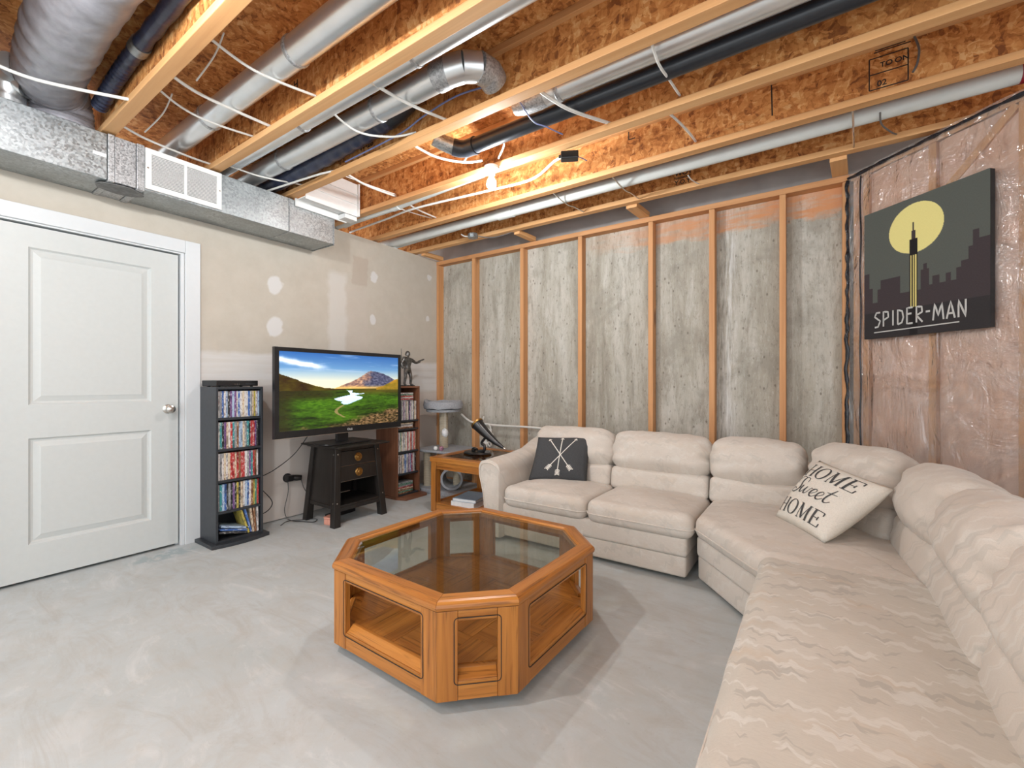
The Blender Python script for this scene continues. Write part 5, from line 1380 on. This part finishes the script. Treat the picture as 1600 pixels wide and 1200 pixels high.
bo_ = bpy.data.objects.new('body', me_); C.objects.link(bo_); bo_.parent = fg; me_.materials.append(M['steel_dark'])
sk = bo_.modifiers.new('skin', 'SKIN'); bo_.modifiers.new('sub', 'SUBSURF').levels = 2
bm = bmesh.new(); bm.from_mesh(me_); lay = bm.verts.layers.skin.verify()
for v, k in zip(bm.verts, ks): v[lay].radius = (rad[k], rad[k]); v[lay].use_root = (k == 'pel')
bm.to_mesh(me_); bm.free(); me_.materials.clear(); me_.materials.append(M['steel_dark'])
MB().prism(round_poly([(-.035, -.05), (.04, -.05), (.04, .05), (-.035, .05)], .02), 0, .006).build('plinth', 'black', fg, bevel=.001)
MB().hexa([(.012, .10, .186), (.026, .10, .186), (.026, .155, .205), (.012, .155, .205)], [(.012, .10, .198), (.026, .10, .198), (.026, .15, .214), (.012, .15, .214)]).build('blaster', 'steel_dark', fg, bevel=.002)
MB().box(-.034, -.018, -.022, .022, .15, .225).build('backpack', 'steel_dark', fg, bevel=.005)
MB().tube([(-.03, -.03, .17), (-.03, -.034, .285)], [.004, .002], 8).build('antenna', 'steel_dark', fg, True)
MB().lathe([(.0185, .232), (.0195, .245), (.016, .258), (.008, .266), (0, .268)], 16, Matrix.Translation((.003, 0, 0))).build('helmet', 'steel_dark', fg, True)

# outlet plugs and cords
op = thing('wall_plug', 'black plug adapter in the wall outlet with two cords beside the nightstand', 'plug', (XL, 2.04, .345))
MB().lathe([(.038, 0), (.038, .006), (.030, .008), (0, .008)], 24, Matrix.Rotation(PI / 2, 4, 'Y')).build('outlet_plate', 'black_matte', op, True)
MB().box(.008, .060, -.030, .030, -.026, .024).build('adapter', 'black', op, bevel=.008)
MB().tube([(.030, .028, .0), (.045, .06, -.005), (.055, .095, -.008)], [.024, .026, .022], 18).build('adapter_barrel', 'black', op, True)
MB().tube(spline([(.03, -.01, -.025), (.05, -.02, -.12), (.07, -.06, -.25), (.12, -.05, -.325), (.22, .02, -.341), (.30, .06, -.341), (.24, .12, -.341), (.16, .04, -.341), (.10, -.05, -.341), (.16, -.14, -.341)], 8), .003, 6).build('cord', 'black', op, True)
MB().tube(spline([(.05, .095, -.02), (.07, .11, -.10), (.09, .15, -.17), (.10, .22, -.23), (.10, .33, -.25)], 8), .003, 6).build('cord', 'black', op, True)
MB().tube(spline([Vector(p) - tv.location for p in ((-3.40, 2.06, .76), (-3.50, 1.98, .58), (-3.58, 1.86, .46), (-3.64, 1.76, .40), (-3.64, 1.72, .37), (-3.60, 1.78, .30), (-3.58, 1.84, .20), (-3.60, 1.80, .13), (-3.66, 1.72, .10))], 8), .0035, 7).build('power_cord', 'black', tv, True)
ps_ = thing('power_strip', 'black power strip on the floor beneath the nightstand', 'power strip', (-3.44, 2.36, 0), .1)
box_obj('body', -.03, .03, -.14, .14, 0, .035, 'black', ps_, .006)
for k in range(4): MB().lathe([(0, .0352), (.014, .0352), (.014, .037), (0, .037)], 14, Matrix.Translation((0, -.10 + k * .065, 0))).build('socket', 'black_matte', ps_)
pk = thing('pink_tub', 'small pink plastic tub on the floor under the nightstand', 'tub', (-3.27, 2.165, 0), .3)
MB().prism(round_poly([(-.055, -.045), (.055, -.045), (.055, .045), (-.055, .045)], .025), 0, .05).build('body', 'pink', pk, bevel=.008)
MB().prism(round_poly([(-.058, -.048), (.058, -.048), (.058, .048), (-.058, .048)], .027), .0505, .064).build('lid', 'pink', pk, bevel=.004)

# ================================================================== CANVAS ON THE ANGLED WALL
cv = thing('canvas_print', 'dark canvas print of a city skyline and pale moon on the plastic-covered wall', 'picture', (0, 0, 0))
s0, s1, cz0, cz1, tk = .142, .806, 1.437, 2.245, .032
O2 = .014
MB().box(s0, s1, O2, O2 + tk, cz0, cz1, AW).build('canvas', 'black_matte', cv, bevel=.002)
BLD = [(-.01, .50, .05), (.05, .62, .07), (.12, .72, .05)]
SKY = [(.0, .48), (.05, .48), (.05, .60), (.085, .60), (.085, .72), (.13, .72), (.13, .62), (.16, .62), (.16, .55), (.34, .55), (.34, .68), (.42, .68), (.42, .30), (.435, .30), (.435, .24), (.445, .24), (.45, .18), (.455, .24), (.465, .24), (.47, .30), (.485, .30), (.485, .68), (.51, .68), (.51, .54), (.53, .54), (.53, .50), (.56, .50), (.56, .54), (.575, .54), (.575, .66), (.60, .66), (.60, .60), (.655, .60), (.655, .66), (.70, .66), (.70, .60), (.74, .60), (.74, .66), (.775, .66), (.775, .58), (.81, .58), (.81, .54), (.86, .54), (.86, .46), (.89, .46), (.89, .36), (.93, .36), (.93, .42), (1.0, .42)]
def city(u, t):
    gr = .012 * noise.noise(Vector((u * 120, t * 120, 0)))
    c = (.335 + gr, .35 + gr, .33 + gr)
    if ((u - .465) / .225) ** 2 + ((t - .225) / .18) ** 2 < 1: c = (.88 + gr, .84 + gr, .55 + gr)
    top = 1.0
    for (xa, ya), (xb, yb) in zip(SKY[:-1], SKY[1:]):
        if xa <= u <= xb: top = min(ya, yb) if abs(xb - xa) > 1e-6 and abs(yb - ya) < .1 else ya + (yb - ya) * ((u - xa) / max(1e-6, xb - xa)); break
    if t > top: c = (.245 + gr, .215 + gr, .225 + gr) if t < .80 else (.19 + gr, .18 + gr, .185 + gr)
    if .418 < u < .487 and t > .30: c = (.12 + gr, .11 + gr, .115 + gr)
    for k in range(3):
        if abs(u - (.432 + k * .020)) < .0055 and .42 < t < .80: c = (.86, .80, .50)
    return c
M['print'] = attr_mat('canvas_ink', 0, .75, .25)
p00 = AW @ Vector((s0 + .0, O2 + tk + .0008, cz1)); pu = (AW @ Vector((s1, O2 + tk + .0008, cz1))) - p00
pr = printed('printed_face', p00, pu, (0, 0, cz0 - cz1), 240, 280, city, 'print', cv)
# generic lettering along the bottom of the print, drawn with straight strokes
TT = MB()
def flat(u, v, off=0.0): return AW @ Vector((s0 + (s1 - s0) * u, O2 + tk + .0022, cz0 + (cz1 - cz0) * v))
STK = {'S': [[(.9, .98), (.35, .98), (.1, .72), (.9, .40), (.6, .03), (.1, .0)]], 'P': [[(.15, 0), (.15, 1), (.8, .95), (.85, .60), (.15, .42)]], 'I': [[(.5, 0), (.5, 1)]],
       'D': [[(.15, .02), (.15, .98), (.75, .85), (.9, .45), (.7, .12), (.15, .02)]], 'E': [[(.9, 1), (.15, 1), (.15, 0), (.9, 0)], [(.15, .62), (.75, .62)]],
       'R': [[(.15, 0), (.15, 1), (.8, .95), (.85, .62), (.15, .45), (.9, 0)]], '-': [[(.1, .6), (.9, .6)]], 'M': [[(.05, 0), (.2, 1), (.5, .25), (.8, 1), (.95, 0)]],
       'A': [[(.05, 0), (.5, 1), (.95, 0)], [(.2, .3), (.8, .3)]], 'N': [[(.12, 0), (.12, 1), (.88, 0), (.88, 1)]]}
x = .10; lh = .115
for ch in 'SPIDER-MAN':
    w = {'I': .036, '-': .042, 'M': .088}.get(ch, .065)
    for st_ in STK[ch]:
        ribbon(TT, flat, [(x + px * w, .085 + py * lh) for px, py in st_], .0135, smooth=False, n=3)
    x += w + .0145
ribbon(TT, flat, [(.10, .045), (.80, .055)], .008, smooth=False, n=3)
M['poster_ink'] = plain('pale_grey_print', (.50, .50, .48), .8)
TT.build('lettering', 'poster_ink', pr)

# put the roots of the things built in room coordinates at their own base
for root, base in ((A, (-1.3, 3.05, 0)), (Bq, (.0, 2.9, 0)), (Cq, (.2, 1.4, 0)), (cv, tuple(AW @ Vector(((s0 + s1) / 2, O2, cz0))))):
    root.location = base
    for ch in root.children: ch.location = Vector(ch.location) - Vector(base)
